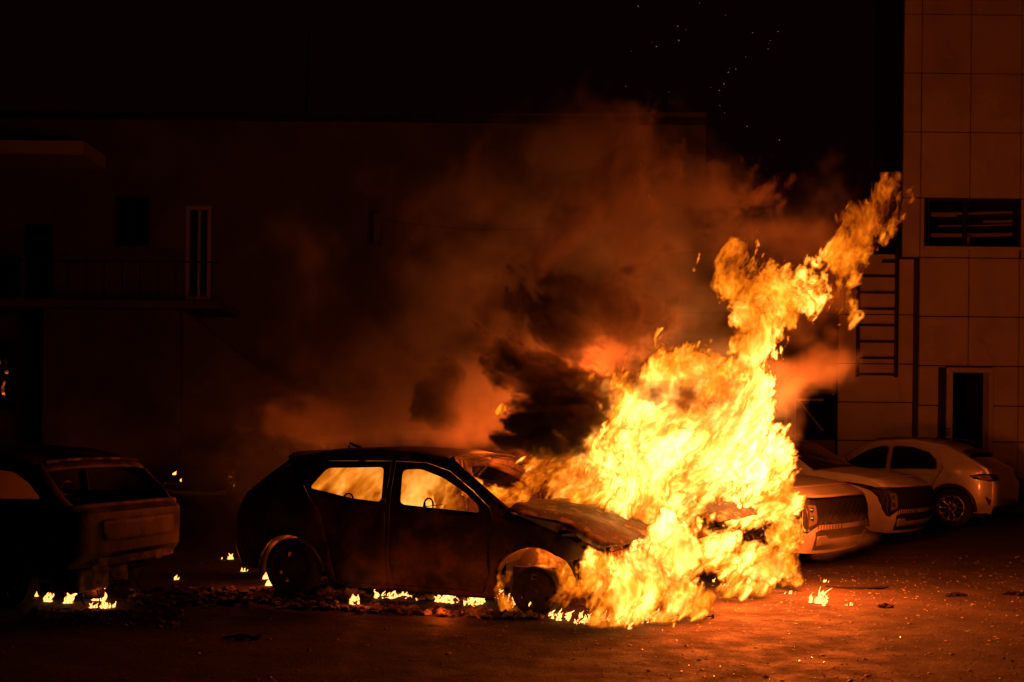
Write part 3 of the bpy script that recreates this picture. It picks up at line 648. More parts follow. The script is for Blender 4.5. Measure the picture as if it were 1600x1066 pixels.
# ------------------------------------------------------------------ parked crossovers
def crossover(name, label, paint, coupe=False):
    C_ = [(4.36, .20), (4.47, .42), (4.50, .70), (4.44, .92), (4.25, 1.01), (3.8, 1.09), (3.22, 1.15), (2.5, 1.55), (2.2, 1.62), (1.6, 1.65), (.9, 1.62), (.42, 1.54), (.12, 1.12), (0, .80), (.02, .45), (.1, .28)]
    E_ = [(4.04, .22), (4.12, .42), (4.14, .70), (4.08, .89), (3.95, .97), (3.6, 1.03), (3.02, 1.07), (2.45, 1.46), (2.15, 1.54), (1.6, 1.57), (.95, 1.53), (.5, 1.43), (.25, 1.10), (.14, .8), (.16, .45), (.22, .28)]
    if coupe:
        for L_ in (C_, E_):
            dz = -.02 if L_ is C_ else 0.0
            L_[9] = (1.6, L_[9][1] + .0); L_[10] = (1.0, L_[10][1] - .07); L_[11] = (.62, L_[11][1] - .16); L_[12] = (L_[12][0] + .03, L_[12][1] - .02)
    c = Car(name, 4.5, .93, 1.03, .36, C_, E_, .20, .14); tag(c.root, label, 'car')
    out = [(.22, .29), (.42, .28)] + arc(.84, .36, .385, 190, -10) + [(1.26, .24), (3.12, .24)] + arc(3.55, .36, .385, 190, -12) + [(3.98, .24)] + E_
    fd = [(2.02, .34), (1.99, 1.5), (2.15, 1.49), (2.42, 1.42), (2.97, 1.05), (3.06, .95), (3.04, .5), (2.98, .34)]
    fw = rounded([(2.05, 1.06), (2.04, 1.47), (2.17, 1.46), (2.40, 1.39), (2.85, 1.08)], .03)
    rd = [(1.02, .8), (1.98, .34), (1.95, 1.5), (1.15, 1.48), (.98, 1.08)]
    rd = [(1.30, .34), (1.98, .34), (1.95, 1.5), (1.1, 1.48), (.98, 1.08), (1.16, .78)]
    rw = rounded([(1.92, 1.07), (1.91, 1.47), (1.14, 1.45), (1.04, 1.12)], .03)
    qw = rounded([(.97, 1.17), (1.05, 1.42), (.80, 1.38), (.62, 1.24)], .03)
    if coupe:
        fw = rounded([(2.03, 1.05), (2.02, 1.47), (2.17, 1.46), (2.42, 1.385), (2.93, 1.05)], .02); rd[3] = (1.12, 1.41)
        rw = rounded([(1.94, 1.05), (1.93, 1.47), (1.6, 1.46), (1.26, 1.36), (1.12, 1.22), (1.10, 1.07)], .04); qw = None
    build_shell(c, out, [(fd, fw), (rd, rw)], [qw] if qw else [], {'body': paint}, glassm=M['glassdark'], handles=((2.22, .93), (1.32, .95)))
    mb = c.body; c.strip(mb, 7, 11, -1, 1, 28, 3); [c.strip(mb, 4, 6, sg * .9, sg * 1, 3, 6) for sg in (-1, 1)]
    for sg in (-1, 1): c.strip(mb, 6, 7, sg * .84, sg * 1, 3, 6)
    c.strip(mb, 0, 4, -1, 1, 36, 6)
    mb.build('body', paint, c.root, weld=True)
    mb = MB(); c.strip(mb, 4.02, 5.98, -.9, .9, 28, 6, off=.004); hd = mb.build('hood', paint, c.root, solid=.01)
    mb = MB(); c.strip(mb, 6.02, 7, -.85, .85, 20, 5, off=-.006); mb.build('windscreen', M['glass'], c.root)
    mb = MB(); c.strip(mb, 5.96, 6.08, -.86, .86, 20, 6, off=.006); mb.build('cowl', M['black'], c.root)
    mb = MB(); c.strip(mb, 11.15, 12, -.8, .8, 20, 5, off=-.006); mb.build('rear_window', M['glassdark'], c.root)
    mb = MB(); [c.strip(mb, 11, 12, sg * .8, sg * 1, 3, 4) for sg in (-1, 1)]; c.strip(mb, 11, 11.15, -.8, .8, 16, 6); c.strip(mb, 12, 15, -1, 1, 28, 3)
    tg = mb.build('tailgate', paint, c.root, weld=True)
    mb = MB(); c.strip(mb, 10.85, 11.2, -.75, .75, 18, 5, off=.03); mb.build('spoiler', M['black'], tg, solid=.03)
    kz = lambda z: float(np.interp(z, [.20, .42, .70, .90, .99], [0, 1, 2, 3, 4]))
    top = [(-1.42, .955), (-1.2, .93), (-1.0, .895), (-.6, .875), (0, .87), (.6, .875), (1.0, .895), (1.2, .93), (1.42, .955)]
    hook = [(1.08, .83), (1.01, .74), (.985, .56), (.93, .47), (.86, .455), (.78, .50), (.64, .56)]
    poly = top + hook + [(-a, b) for a, b in hook[::-1]]
    mb = MB(); cdt_panel(mb, poly, [], lambda t, z: c.wrap(kz, t, z, .006), .05); gr = mb.build('grille', M['black'], c.root, solid=.006)
    mb = MB()
    for i in range(13):
        t0 = -.66 + .11 * i
        for q in (-1, 1): mb.tube([c.wrap(kz, max(-.7, min(.7, t0 + q * .11 * v * 3)), .57 + .27 * v, .016) for v in (0, .33, .66, 1)], .006, 4)
    mb.build('grille_mesh', M['grillemesh'], gr)
    for sg in (-1, 1):
        mb = MB(); mb.tube([c.wrap(kz, sg * t, z, .018) for t, z in ((1.38, .945), (1.15, .915), (1.0, .872), (.90, .835), (.88, .70), (.885, .55), (.86, .50), (.80, .52))], .012, 6)
        mb.tube([c.wrap(kz, sg * t, z, .018) for t, z in ((1.1, .885), (.97, .845), (.945, .72), (.945, .56), (.9, .485))], .007, 6)
        hl = MB(); cdt_panel(hl, [(sg * .84, .80), (sg * .70, .79), (sg * .70, .58), (sg * .84, .54)], [], lambda t, z: c.wrap(kz, t, z, .016), .06)
        h = hl.build('headlight', M['lens'], c.root); mb.build('light_strip', M['chrome'], h)
        m3 = MB(); [m3.lathe([(-.03, .03), (.0, .035), (.004, .001)], 12, Matrix.Translation(c.wrap(kz, sg * .77, zz, .03)) @ Matrix.Rotation(math.radians(-80), 4, 'Z')) for zz in (.74, .64)]; m3.build('projector', M['chrome'], h)
    mb = MB(); mb.tube([c.wrap(kz, t / 10, .868 - .0002 * t * t, .016) for t in range(-9, 10)], .010, 6); mb.build('grille_trim', M['chrome'], gr)
    mb = MB(); cdt_panel(mb, [(-.66, .24), (.66, .24), (.70, .47), (.6, .50), (-.6, .50), (-.70, .47)], [], lambda t, z: c.wrap(kz, t, z, .005), .07); lo = mb.build('lower_intake', M['black'], c.root)
    mb = MB(); cdt_panel(mb, [(-.62, .30), (.62, .30), (.66, .42), (.5, .43), (.42, .38), (-.42, .38), (-.5, .43), (-.66, .42)], [], lambda t, z: c.wrap(kz, t, z, .014), .07); mb.build('skid_plate', M['silver'], lo, solid=.01)
    mb = MB()
    for k in range(-24, 25, 2):
        if abs(k) > 6: mb.tube([c.wrap(kz, k / 36, .505, .012), c.wrap(kz, k / 36, .555, .012)], .006, 4)
    mb.build('intake_louvres', M['chrome'], lo)
    for sg in (-1, 1):
        for cx in (.84, 3.55):
            mb = MB(); o = arc(cx, .36, .45, 188, -8, 18); i_ = arc(cx, .36, .383, -8, 188, 18); cdt_panel(mb, o + i_, [], c.side(sg, -.012), .06); mb.build('arch_trim', M['black'], c.root, solid=.01)
        mb = MB(); cdt_panel(mb, [(1.28, .23), (3.11, .23), (3.10, .34), (1.29, .34)], [], c.side(sg, -.012), .1); mb.build('sill_trim', M['black'], c.root, solid=.01)
    for sg in (-1, 1):
        mb = MB(); q = c.side(sg, 0)(2.78, 1.12); mb.tube([q, q + Vector((0, sg * .10, .03))], .025, 6)
        p = q + Vector((.0, sg * .18, .07)); mb.lathe([(-.10, .005), (-.085, .07), (0, .085), (.08, .07), (.095, .005)], 14, Matrix.Translation(p) @ Matrix.Scale(.8, 4, (1, 0, 0)) @ Matrix.Rotation(math.radians(8), 4, 'Z')); mb.build('mirror', paint, c.root)
        mb = MB(); mb.tube([c.side(sg, .05)(2.3, 1.60), c.side(sg, .06)(1.9, 1.63), c.side(sg, .06)(1.1, 1.61), c.side(sg, .05)(.8, 1.56)], .015, 6); mb.build('roof_rail', M['black'], c.root)
    kr = lambda z: float(np.interp(-z, [-1.10, -.8, -.45, -.28], [12, 13, 14, 15]))
    for sg in (-1, 1):
        mb = MB(); cdt_panel(mb, [(sg * .55, .98), (sg * .55, .90), (sg * 1.0, .86), (sg * 1.26, .90), (sg * 1.32, .96), (sg * 1.0, 1.01)], [], lambda t, z: c.wrap(kr, t, z, .008, False), .06); tl = mb.build('taillight', M['darkpaint'], c.root, solid=.01)
        mb = MB(); mb.tube([c.wrap(kr, sg * t, z, .020, False) for t, z in ((.58, .945), (.9, .935), (1.05, .925), (1.2, .94))], .008, 6); mb.build('light_bar', M['red'], tl)
        mb = MB(); cdt_panel(mb, [(sg * 1.02, .42), (sg * 1.0, .52), (sg * 1.1, .60), (sg * 1.07, .5)], [], lambda t, z: c.wrap(kr, t, z, .008, False), .06); mb.build('bumper_vent', M['black'], c.root, solid=.005)
    mb = MB(); cdt_panel(mb, [(-.9, .29), (.9, .29), (.9, .42), (-.9, .42)], [], lambda t, z: c.wrap(kr, t, z, .01, False), .07); mb.build('rear_diffuser', M['black'], c.root, solid=.01)
    mb = MB(); mb.box((.3, -.78, .2), (4.1, .78, .3)); mb.build('underbody', M['soot'], c.root)
    mb = MB(); mb.box((2.9, -.75, .3), (2.95, .75, 1.0)); mb.box((2.6, -.72, .85), (3.0, .72, 1.0)); mb.build('dashboard', M['black'], c.root, bevel=.02)
    seats(c, [(1.2, .6), (2.15, .6)], .52, M['black'])
    for x in (.84, 3.55):
        for sg in (-1, 1):
            wheel(c.root, x, sg * (c.W0 - .13), .36, .255, .22, sg, M['tyre'], M['rim'])
            mb = MB(); o = arc(x, .36, .385, 190, -10, 18); mb.grid([[Vector((a, sg * y, b)) for a, b in o] for y in (.45, .80)]); mb.build('arch_lining', M['soot'], c.root)
    return c
ca = crossover('parked_crossover', 'pale crossover with black grille standing right beside the flames', M['white'])
place(ca, math.radians(-38), (4.12, -.72), ground(1250, 14.0))
cb = crossover('parked_crossover', 'pale crossover with brightly lit fender, parked second from the fire', M['white'])
place(cb, math.radians(-38), (4.12, -.72), ground(1379, 17.2))
cc = crossover('parked_crossover', 'pale car with sloping roof, seen side-on with its rear wheel and tail lamp showing', M['silver'], coupe=True)
place(cc, math.radians(180 - 36), (.15, .80), ground(1552, 20.6))
# ------------------------------------------------------------------ the burnt car at the left edge
def burnt_left():
    C_ = [(4.2, .3), (4.25, .6), (4.1, .8), (3.6, .92), (3.1, .98), (2.4, 1.38), (2.0, 1.44), (1.5, 1.46), (.95, 1.43), (.50, 1.33), (.10, .93), (-.05, .86), (-.04, .50), (.04, .42)]
    E_ = [(3.9, .3), (3.95, .6), (3.85, .75), (3.5, .84), (3.0, .90), (2.45, 1.30), (2.0, 1.37), (1.5, 1.39), (.95, 1.36), (.56, 1.25), (.22, .90), (.14, .84), (.14, .48), (.2, .40)]
    c = Car('burnt_car', 4.2, .87, .96, .34, C_, E_, .22, .16)
    tag(c.root, 'burnt out wreck at the left edge, tailgate window empty and bumper gone', 'car')
    out = [(.2, .40), (.34, .36)] + arc(.80, .25, .40, 165, 8) + [(1.22, .16), (2.9, .14)] + arc(3.3, .25, .38, 190, 10) + [(3.72, .3), (3.9, .3)] + E_[1:]
    fw = rounded([(1.86, .95), (1.86, 1.26), (2.1, 1.26), (2.38, 1.19), (2.78, .96)], .05)
    rw = rounded([(1.30, .97), (1.28, 1.26), (1.74, 1.28), (1.74, .97)], .05); qw = rounded([(.40, .985), (.56, 1.12), (.76, 1.22), (1.18, 1.26), (1.20, .975)], .03)
    fd = [(1.82, .2), (1.80, 1.32), (2.15, 1.31), (2.45, 1.23), (2.88, .93), (2.9, .4), (2.82, .2)]
    rd = [(1.27, .2), (1.77, .2), (1.77, 1.32), (1.25, 1.30), (1.24, .8), (1.25, .5)]
    build_shell(c, out, [(fd, fw), (rd, rw)], [qw], {'body': M['burnt']}, burnt=True, solid=.012)
    m2 = MB(); cdt_panel(m2, shrink(qw, -.012), [], c.side(1, .022), .1); m2.build('quarter_window', M['sootglass'], c.root)
    mb = c.body; c.strip(mb, 5, 9, -1, 1, 24, 3); c.strip(mb, 2, 4, -1, 1, 24, 3)
    for sg in (-1, 1): c.strip(mb, 4, 5, sg * .86, sg * 1, 3, 6)
    mb.build('body', M['burnt'], c.root, solid=.012, weld=True)
    mb = MB()
    for sg in (-1, 1): c.strip(mb, 9, 10.02, sg * .74, sg * 1, 5, 5)
    c.strip(mb, 9, 9.20, -.74, .74, 18, 8); c.strip(mb, 10, 13, -1, 1, 28, 4)
    tg = mb.build('tailgate', M['charred'], c.root, solid=.015, weld=True)
    m2 = MB(); m2.tube([c.strip_pt(9.02, t / 20) + Vector((-.02, 0, .012)) for t in range(-14, 15)], .014, 6); m2.build('spoiler_edge', M['ash'], tg)
    m2 = MB(); m2.tube([c.strip_pt(10.15, t / 20) + Vector((-.018, 0, .0)) for t in range(-19, 20)], .028, 8); m2.build('tailgate_ledge', M['charred'], tg)
    m2 = MB()
    kr = lambda z: float(np.interp(-z, [-.93, -.86, -.50, -.42], [10, 11, 12, 13]))
    cdt_panel(m2, rounded([(-.52, .80), (.52, .80), (.48, .60), (-.48, .60)], .06), [], lambda t, z: c.wrap(kr, t, z, .014, False), .06); m2.build('plate_recess', M['charred'], tg, solid=.02)
    mb = MB(); prev = None
    pts = [(.16, -.80, .40), (.04, -.55, .41), (-.03, -.2, .42), (-.03, .2, .42), (.04, .55, .41), (.16, .80, .40)]
    for i in range(len(pts) - 1): mb.bar(pts[i], pts[i + 1], .05, .07)
    for y in (-.5, .5): mb.bar((.1, y, .38), (.7, y, .34), .08, .08)
    mb.build('bumper_beam', M['ash'], c.root)
    mb = MB(); mb.box((.1, .28, .14), (.4, .72, .36)); mb.box((.12, .30, .05), (.3, .42, .15)); mb.box((.16, -.1, .16), (.5, .2, .34)); mb.build('rear_muffler', M['ash'], c.root, bevel=.03)
    mb = MB()
    for k in range(8): rg = random.Random(k); mb.tube([(.15 + rg.random() * .2, .75 - k * .12, .38), (.1 + rg.random() * .1, .7 - k * .12 + rg.uniform(-.1, .1), .2), (.0 + rg.random() * .2, .7 - k * .12 + rg.uniform(-.1, .1), .04)], .006, 5)
    mb.build('hanging_wires', M['soot'], c.root)
    mb = MB(); mb.box((.3, -.66, .24), (2.98, .66, .29)); mb.box((2.98, -.7, .24), (3.02, .7, .85)); mb.build('floor_pan', M['soot'], c.root)
    seats(c, [(1.2, .42), (2.1, .42)], .48, M['ash'], frames=True)
    for (x) in (.80, 3.3):
        for sg in (-1, 1): wheel(c.root, x, sg * (c.W0 - .10), .26, .215, .17, sg, M['tyre'], M['darkrim'], style='steel', z=.24)
    return c
cdv = burnt_left()
place(cdv, math.radians(180 - 17), (.14, .77), ground(114, 10.25))
cd_ = crossover('parked_crossover', 'dark car standing far off in the gloom before the left building', M['darkpaint'])
place(cd_, math.radians(-112), (4.4, 0), ground(305, 23.5))
# ------------------------------------------------------------------ turbulent fields (numpy)
def noise_cube(n, slope, seed):
    r = np.random.default_rng(seed)
    f = np.fft.rfftn(r.standard_normal((n, n, n)).astype(np.float32))
    k = np.fft.fftfreq(n) * n; kz = np.fft.rfftfreq(n) * n
    kk = np.sqrt(k[:, None, None] ** 2 + k[None, :, None] ** 2 + kz[None, None, :] ** 2)
    kk[0, 0, 0] = 1
    f *= kk ** (-slope); f[0, 0, 0] = 0
    g = np.fft.irfftn(f, s=(n, n, n)).astype(np.float32)
    return g / g.std()
def samp(N, X, Y, Z):
    n = N.shape[0]; m = n - 1
    xi = np.floor(X); yi = np.floor(Y); zi = np.floor(Z)
    fx = (X - xi).astype(np.float32); fy = (Y - yi).astype(np.float32); fz = (Z - zi).astype(np.float32)
    xi = xi.astype(np.int32) & m; yi = yi.astype(np.int32) & m; zi = zi.astype(np.int32) & m
    x1 = (xi + 1) & m; y1 = (yi + 1) & m; z1 = (zi + 1) & m
    Nf = N.ravel()
    a0 = (xi * n + yi) * n; a1 = (xi * n + y1) * n; b0 = (x1 * n + yi) * n; b1 = (x1 * n + y1) * n
    def L(i): 
        v = Nf[i + zi]; return v + (Nf[i + z1] - v) * fz
    p = L(a0); p += (L(a1) - p) * fy
    q = L(b0); q += (L(b1) - q) * fy
    return p + (q - p) * fx
def sstep(a, b, x):
    t = np.clip((x - a) / (b - a), 0, 1); return t * t * (3 - 2 * t)
class Grid:
    def __init__(s, lo, hi, vox):
        s.lo = np.array(lo, float); s.hi = np.array(hi, float)
        s.n = [max(4, int(math.ceil((hi[i] - lo[i]) / vox[i])) + 1) for i in range(3)]
        ax = [np.linspace(lo[i], hi[i], s.n[i], dtype=np.float32) for i in range(3)]
        s.ax = ax
        s.X, s.Y, s.Z = np.meshgrid(*ax, indexing='ij')
    def body(s, blobs, k=0.12):
        """smooth union of ellipsoids: about 1 in the cores, 0 at their skins, negative outside; in units of metres / 0.3"""
        out = np.full(s.X.shape, -9.0, np.float32)
        for (c, r) in blobs:
            lo = [max(0, int(np.searchsorted(s.ax[i], c[i] - r[i] * 2.2)) - 1) for i in range(3)]
            hi = [min(s.n[i], int(np.searchsorted(s.ax[i], c[i] + r[i] * 2.2)) + 1) for i in range(3)]
            if any(hi[i] <= lo[i] for i in range(3)): continue
            sl = tuple(slice(lo[i], hi[i]) for i in range(3))
            d = np.sqrt(((s.X[sl] - c[0]) / r[0]) ** 2 + ((s.Y[sl] - c[1]) / r[1]) ** 2 + ((s.Z[sl] - c[2]) / r[2]) ** 2)
            f = (1 - d)
            o = out[sl]
            h = np.clip(0.5 + 0.5 * (f - o) / 0.35, 0, 1)
            out[sl] = o + (f - o) * h + 0.35 * h * (1 - h) * (o > -5)
        return out
def blobs_px(L, ymin=0.22, ky=1.0):
    o = []
    for b in L:
        px, py, D, r = b[:4]; rz = b[4] if len(b) > 4 else r
        ry = b[5] if len(b) > 5 else max(ymin, r * D / F * ky)
        o.append((P(px, py, D), (r * D / F, ry, rz * D / F)))
    return o
def volume_object(name, g, field, mat, parent=None):
    """a grid of densities held as one object; geometry nodes turn the stored values into a volume"""
    v = field.astype(np.float32).ravel()
    me = bpy.data.meshes.new(name); me.vertices.add(len(v))
    at = me.attributes.new('d', 'FLOAT', 'POINT'); at.data.foreach_set('value', v)
    ob = bpy.data.objects.new(name, me); COL.objects.link(ob)
    if parent: ob.parent = parent
    nt = bpy.data.node_groups.new(name + '_grid', 'GeometryNodeTree')
    nt.interface.new_socket('Geometry', in_out='INPUT', socket_type='NodeSocketGeometry')
    nt.interface.new_socket('Geometry', in_out='OUTPUT', socket_type='NodeSocketGeometry')
    N = nt.nodes; K = nt.links
    gi = N.new('NodeGroupInput'); go = N.new('NodeGroupOutput')
    pos = N.new('GeometryNodeInputPosition')
    def vm(op, a, b=None):
        n = N.new('ShaderNodeVectorMath'); n.operation = op
        for i, q in enumerate((a, b)):
            if q is None: continue
            if isinstance(q, (tuple, list)): n.inputs[i].default_value = q
            else: K.new(q, n.inputs[i])
        return n.outputs['Value'] if op == 'DOT_PRODUCT' else n.outputs[0]
    step = [(g.hi[i] - g.lo[i]) / (g.n[i] - 1) for i in range(3)]
    t = vm('SUBTRACT', pos.outputs[0], tuple(g.lo))
    t = vm('MULTIPLY', t, tuple(1 / s for s in step))
    t = vm('ADD', t, (0.5, 0.5, 0.5)); t = vm('FLOOR', t)
    # indices up to 2**24 stay exact only as integers: combine in integer maths
    sx = N.new('ShaderNodeSeparateXYZ'); K.new(t, sx.inputs[0])
    def im(op, a, b):
        n = N.new('FunctionNodeIntegerMath'); n.operation = op
        for i, q in enumerate((a, b)):
            if isinstance(q, int): n.inputs[i].default_value = q
            else: K.new(q, n.inputs[i])
        return n.outputs[0]
    i1 = im('ADD', im('MULTIPLY', sx.outputs[0], g.n[1]), sx.outputs[1])
    i2 = im('ADD', im('MULTIPLY', i1, g.n[2]), sx.outputs[2])
    na = N.new('GeometryNodeInputNamedAttribute'); na.data_type = 'FLOAT'; na.inputs[0].default_value = 'd'
    si = N.new('GeometryNodeSampleIndex'); si.data_type = 'FLOAT'; si.domain = 'POINT'; si.clamp = True
    K.new(gi.outputs[0], si.inputs['Geometry']); K.new(na.outputs['Attribute'], si.inputs['Value']); K.new(i2, si.inputs['Index'])
    vc = N.new('GeometryNodeVolumeCube')
    K.new(si.outputs[0], vc.inputs['Density'])
    vc.inputs['Min'].default_value = tuple(g.lo); vc.inputs['Max'].default_value = tuple(g.hi)
    for a, b in zip(('Resolution X', 'Resolution Y', 'Resolution Z'), g.n): vc.inputs[a].default_value = b
    sm = N.new('GeometryNodeSetMaterial'); sm.inputs['Material'].default_value = mat
    K.new(vc.outputs[0], sm.inputs[0]); K.new(sm.outputs[0], go.inputs[0])
    md = ob.modifiers.new('grid', 'NODES'); md.node_group = nt
    me.materials.append(mat)
    return ob
def fire_material(name, ext=7.0, gain=1.0):
    m = bpy.data.materials.new(name); m.use_nodes = True
    nt = m.node_tree; N = nt.nodes; K = nt.links; N.clear()
    out = N.new('ShaderNodeOutputMaterial')
    at = N.new('ShaderNodeAttribute'); at.attribute_name = 'density'
    ab = N.new('ShaderNodeVolumeAbsorption'); ab.inputs['Color'].default_value = (0.0, 0, 0, 1)
    em = N.new('ShaderNodeEmission')
    mt = N.new('ShaderNodeMath'); mt.operation = 'MULTIPLY'; mt.inputs[1].default_value = ext
    # soot density rises slowly with heat
    cl = N.new('ShaderNodeMath'); cl.operation = 'MULTIPLY'; cl.inputs[1].default_value = 1.7; cl.use_clamp = True
    K.new(at.outputs['Fac'], cl.inputs[0]); K.new(cl.outputs[0], mt.inputs[0]); K.new(mt.outputs[0], ab.inputs['Density'])
    cr = N.new('ShaderNodeValToRGB'); e = cr.color_ramp.elements
    e[0].position = 0; e[0].color = (1, .085, .0005, 1)
    e[1].position = 1; e[1].color = (1, .39, .075, 1)
    q = e.new(.25); q.color = (1, .135, .001, 1)
    q = e.new(.6); q.color = (1, .26, .009, 1)
    K.new(at.outputs['Fac'], cr.inputs[0]); K.new(cr.outputs[0], em.inputs[0])
    pw = N.new('ShaderNodeMath'); pw.operation = 'POWER'; pw.inputs[1].default_value = 2.6
    st = N.new('ShaderNodeMath'); st.operation = 'MULTIPLY'; st.inputs[1].default_value = gain * ext
    K.new(at.outputs['Fac'], pw.inputs[0]); K.new(pw.outputs[0], st.inputs[0]); K.new(st.outputs[0], em.inputs[1])
    ad = N.new('ShaderNodeAddShader'); K.new(ab.outputs[0], ad.inputs[0]); K.new(em.outputs[0], ad.inputs[1])
    K.new(ad.outputs[0], out.inputs['Volume'])
    return m
N1 = noise_cube(128, 1.75, 5)      # broad spectrum
N2 = noise_cube(128, 2.3, 11)      # smooth, for bending the flow
N3 = noise_cube(64, 2.4, 23)
N4 = noise_cube(128, 1.35, 41)     # fine detail
def warped(g, cell, lean=0.35, amp=0.16, stretch=0.55, seed=0.0):
    """coordinates bent by two sizes of eddies and drawn out along the rising flow"""
    X = g.X - lean * (g.Z - 1.0); Y = g.Y; Z = g.Z
    c = 0.055
    a = samp(N2, X / c + seed, Y / c + 3, Z / c); b = samp(N2, X / c + 40 + seed, Y / c + 70, Z / c + 9); d = samp(N2, X / c + 90, Y / c + 20 + seed, Z / c + 50)
    X = X + amp * a; Y = Y + amp * b; Z = Z + amp * d
    c = 0.018
    a = samp(N2, X / c + 7, Y / c + seed, Z / c); b = samp(N2, X / c + 31, Y / c, Z / c + seed)
    X = X + amp * .28 * a; Z = Z + amp * .28 * b
    return X / cell, Y / cell, Z * stretch / cell
# ------------------------------------------------------------------ small flames: tongues of flame as real surfaces
def tongue_material():
    m = bpy.data.materials.new('flame_tongue'); m.use_nodes = True; nt = m.node_tree; N = nt.nodes; K = nt.links; N.clear()
    out = N.new('ShaderNodeOutputMaterial'); em = N.new('ShaderNodeEmission'); tr = N.new('ShaderNodeBsdfTransparent'); mx = N.new('ShaderNodeMixShader')
    lw = N.new('ShaderNodeLayerWeight'); lw.inputs[0].default_value = .45
    cr = N.new('ShaderNodeValToRGB'); e = cr.color_ramp.elements; e[0].position = 0; e[0].color = (1, .42, .10, 1); e[1].position = .8; e[1].color = (1, .13, .008, 1)
    K.new(lw.outputs['Facing'], cr.inputs[0]); K.new(cr.outputs[0], em.inputs[0])
    st = N.new('ShaderNodeMapRange'); st.inputs[1].default_value = 0; st.inputs[2].default_value = .8; st.inputs[3].default_value = 4.5; st.inputs[4].default_value = .8
    K.new(lw.outputs['Facing'], st.inputs[0]); K.new(st.outputs[0], em.inputs[1])
    al = N.new('ShaderNodeMapRange'); al.inputs[1].default_value = .12; al.inputs[2].default_value = .95; al.inputs[3].default_value = .92; al.inputs[4].default_value = 0.0
    K.new(lw.outputs['Facing'], al.inputs[0]); K.new(al.outputs[0], mx.inputs[0]); K.new(tr.outputs[0], mx.inputs[1]); K.new(em.outputs[0], mx.inputs[2]); K.new(mx.outputs[0], out.inputs[0])
    m.cycles.emission_sampling = 'NONE'
    return m
M['tongue'] = tongue_material()
fg = random.Random(77)
def tongue(mb, p, h, w_, lean=.3):
    """one lick of flame: a squat wavering tube, broad at its foot, ending in a bent tip"""
    n = 10; pts = []; rs = []; ph = fg.uniform(0, 6.28); k = fg.uniform(3, 7); lx = lean * fg.uniform(-.6, 1.8); ly = fg.uniform(-.3, .3)
    for i in range(n):
        t = i / (n - 1); a = w_ * .7 * math.sin(k * t + ph) * t ** .8
        pts.append(Vector(p) + Vector((a + lx * h * t * t, ly * h * t, h * t))); rs.append(w_ * (1 - t) ** .8 * (.8 + .35 * math.sin(ph * 2 + t * 7)) + .001)
    mb.tube(pts, rs, 8)
def blaze(name, label, spots, lx=.3, parent=None, cat='flame', group=None, M_='tongue'):
    """spots: list of (x, y, z, spread, tallest, how many)"""
    mb = MB()
    for (x, y, z, sp, h, n) in spots:
        for _ in range(n):
            dx, dy = fg.gauss(0, sp * .5), fg.gauss(0, sp * .3); hh = h * fg.uniform(.3, 1) * math.exp(-(dx / (sp + .001)) ** 2 * .6)
            tongue(mb, (x + dx, y + dy, z), hh, hh * fg.uniform(.18, .42), lx)
            if fg.random() < .8: lump_flat(mb, (x + dx, y + dy, z + .004), hh * .28)
    c = Vector((sum(s[0] for s in spots), sum(s[1] for s in spots), 0)) / len(spots)
    mb.v = [tuple(Vector(v) - c) for v in mb.v]
    o = mb.build(name, M[M_], parent); o.location = c
    if parent is None: tag(o, label, cat, group)
    return o
def lump_flat(mb, c, r):
    n = 9; a0 = fg.uniform(0, 6); vs = [Vector(c) + Vector((math.cos(6.28 * k / n + a0) * r * fg.uniform(.6, 1.5), math.sin(6.28 * k / n + a0) * r * .6 * fg.uniform(.6, 1.3), 0)) for k in range(n)]
    vs += [Vector(c) + (v - Vector(c)) * .4 + Vector((0, 0, r * .35)) for v in vs[:n]]
    mb.add(vs, [(k, (k + 1) % n, n + (k + 1) % n, n + k) for k in range(n)] + [tuple(range(n, 2 * n))])
def G(px, py):
    """point of the ground seen at a photo pixel"""
    D = CAMH / -uv_(px, py)[1]; return (X(px, D), D, 0.0)
blaze('burning_debris', 'bright flame burning on the asphalt right of the cars', [(*G(1284, 943), .12, .17, 10)], group='small fires on the asphalt')
blaze('burning_debris', 'tiny flame just right of the bright asphalt flame', [(*G(1331, 946), .05, .04, 5)], group='small fires on the asphalt')
blaze('burning_debris', 'thin low flame between the fire and the bright asphalt flame', [(*G(1238, 928), .06, .04, 5), (*G(1292, 910), .05, .05, 4)], group='small fires on the asphalt')
blaze('burning_debris', 'small flame on the ground behind the rear of the hatchback', [(*G(362, 874), .09, .08, 8)], group='small fires on the asphalt')
blaze('burning_debris', 'small flame alone in front of the hatchback rear door', [(*G(558, 944), .06, .11, 9), (*G(510, 929), .03, .04, 3)], group='small fires on the asphalt')
sp = []
for (a, b, n) in (((586, 932), (620, 938), 5), ((600, 934), (700, 941), 16), ((700, 942), (752, 942), 9), ((735, 950), (760, 938), 6)):
    for k in range(n):
        t = fg.random(); g0 = G(a[0] + (b[0] - a[0]) * t, a[1] + (b[1] - a[1]) * t); sp.append((*g0, .06, fg.choice((.05, .06, .13)), 3))
blaze('sill_fire', 'line of low flames along the sill under the hatchback doors', sp)['kind'] = 'stuff'
blaze('wheel_fire', 'flames licking round the rear wheel of the hatchback', [(*G(428, 915), .06, .10, 8), (*G(445, 922), .04, .10, 6), (*G(486, 905), .08, .12, 8), (*G(384, 893), .05, .05, 5), (*G(420, 905), .03, .12, 4)])['kind'] = 'stuff'
UG = 'flames under the wreck at the left edge'
blaze('under_car_fire', 'brightest flame beneath the wreck at the left edge, under its bumper beam', [(*G(158, 938), .08, .16, 12), (*G(172, 950), .08, .08, 8), (*G(150, 950), .05, .06, 6)], group=UG)
blaze('under_car_fire', 'small flame under the left wreck, leftmost of the row', [(*G(58, 932), .05, .08, 6)], group=UG)
blaze('under_car_fire', 'small flame under the left wreck, second from the left', [(*G(80, 940), .06, .09, 7)], group=UG)
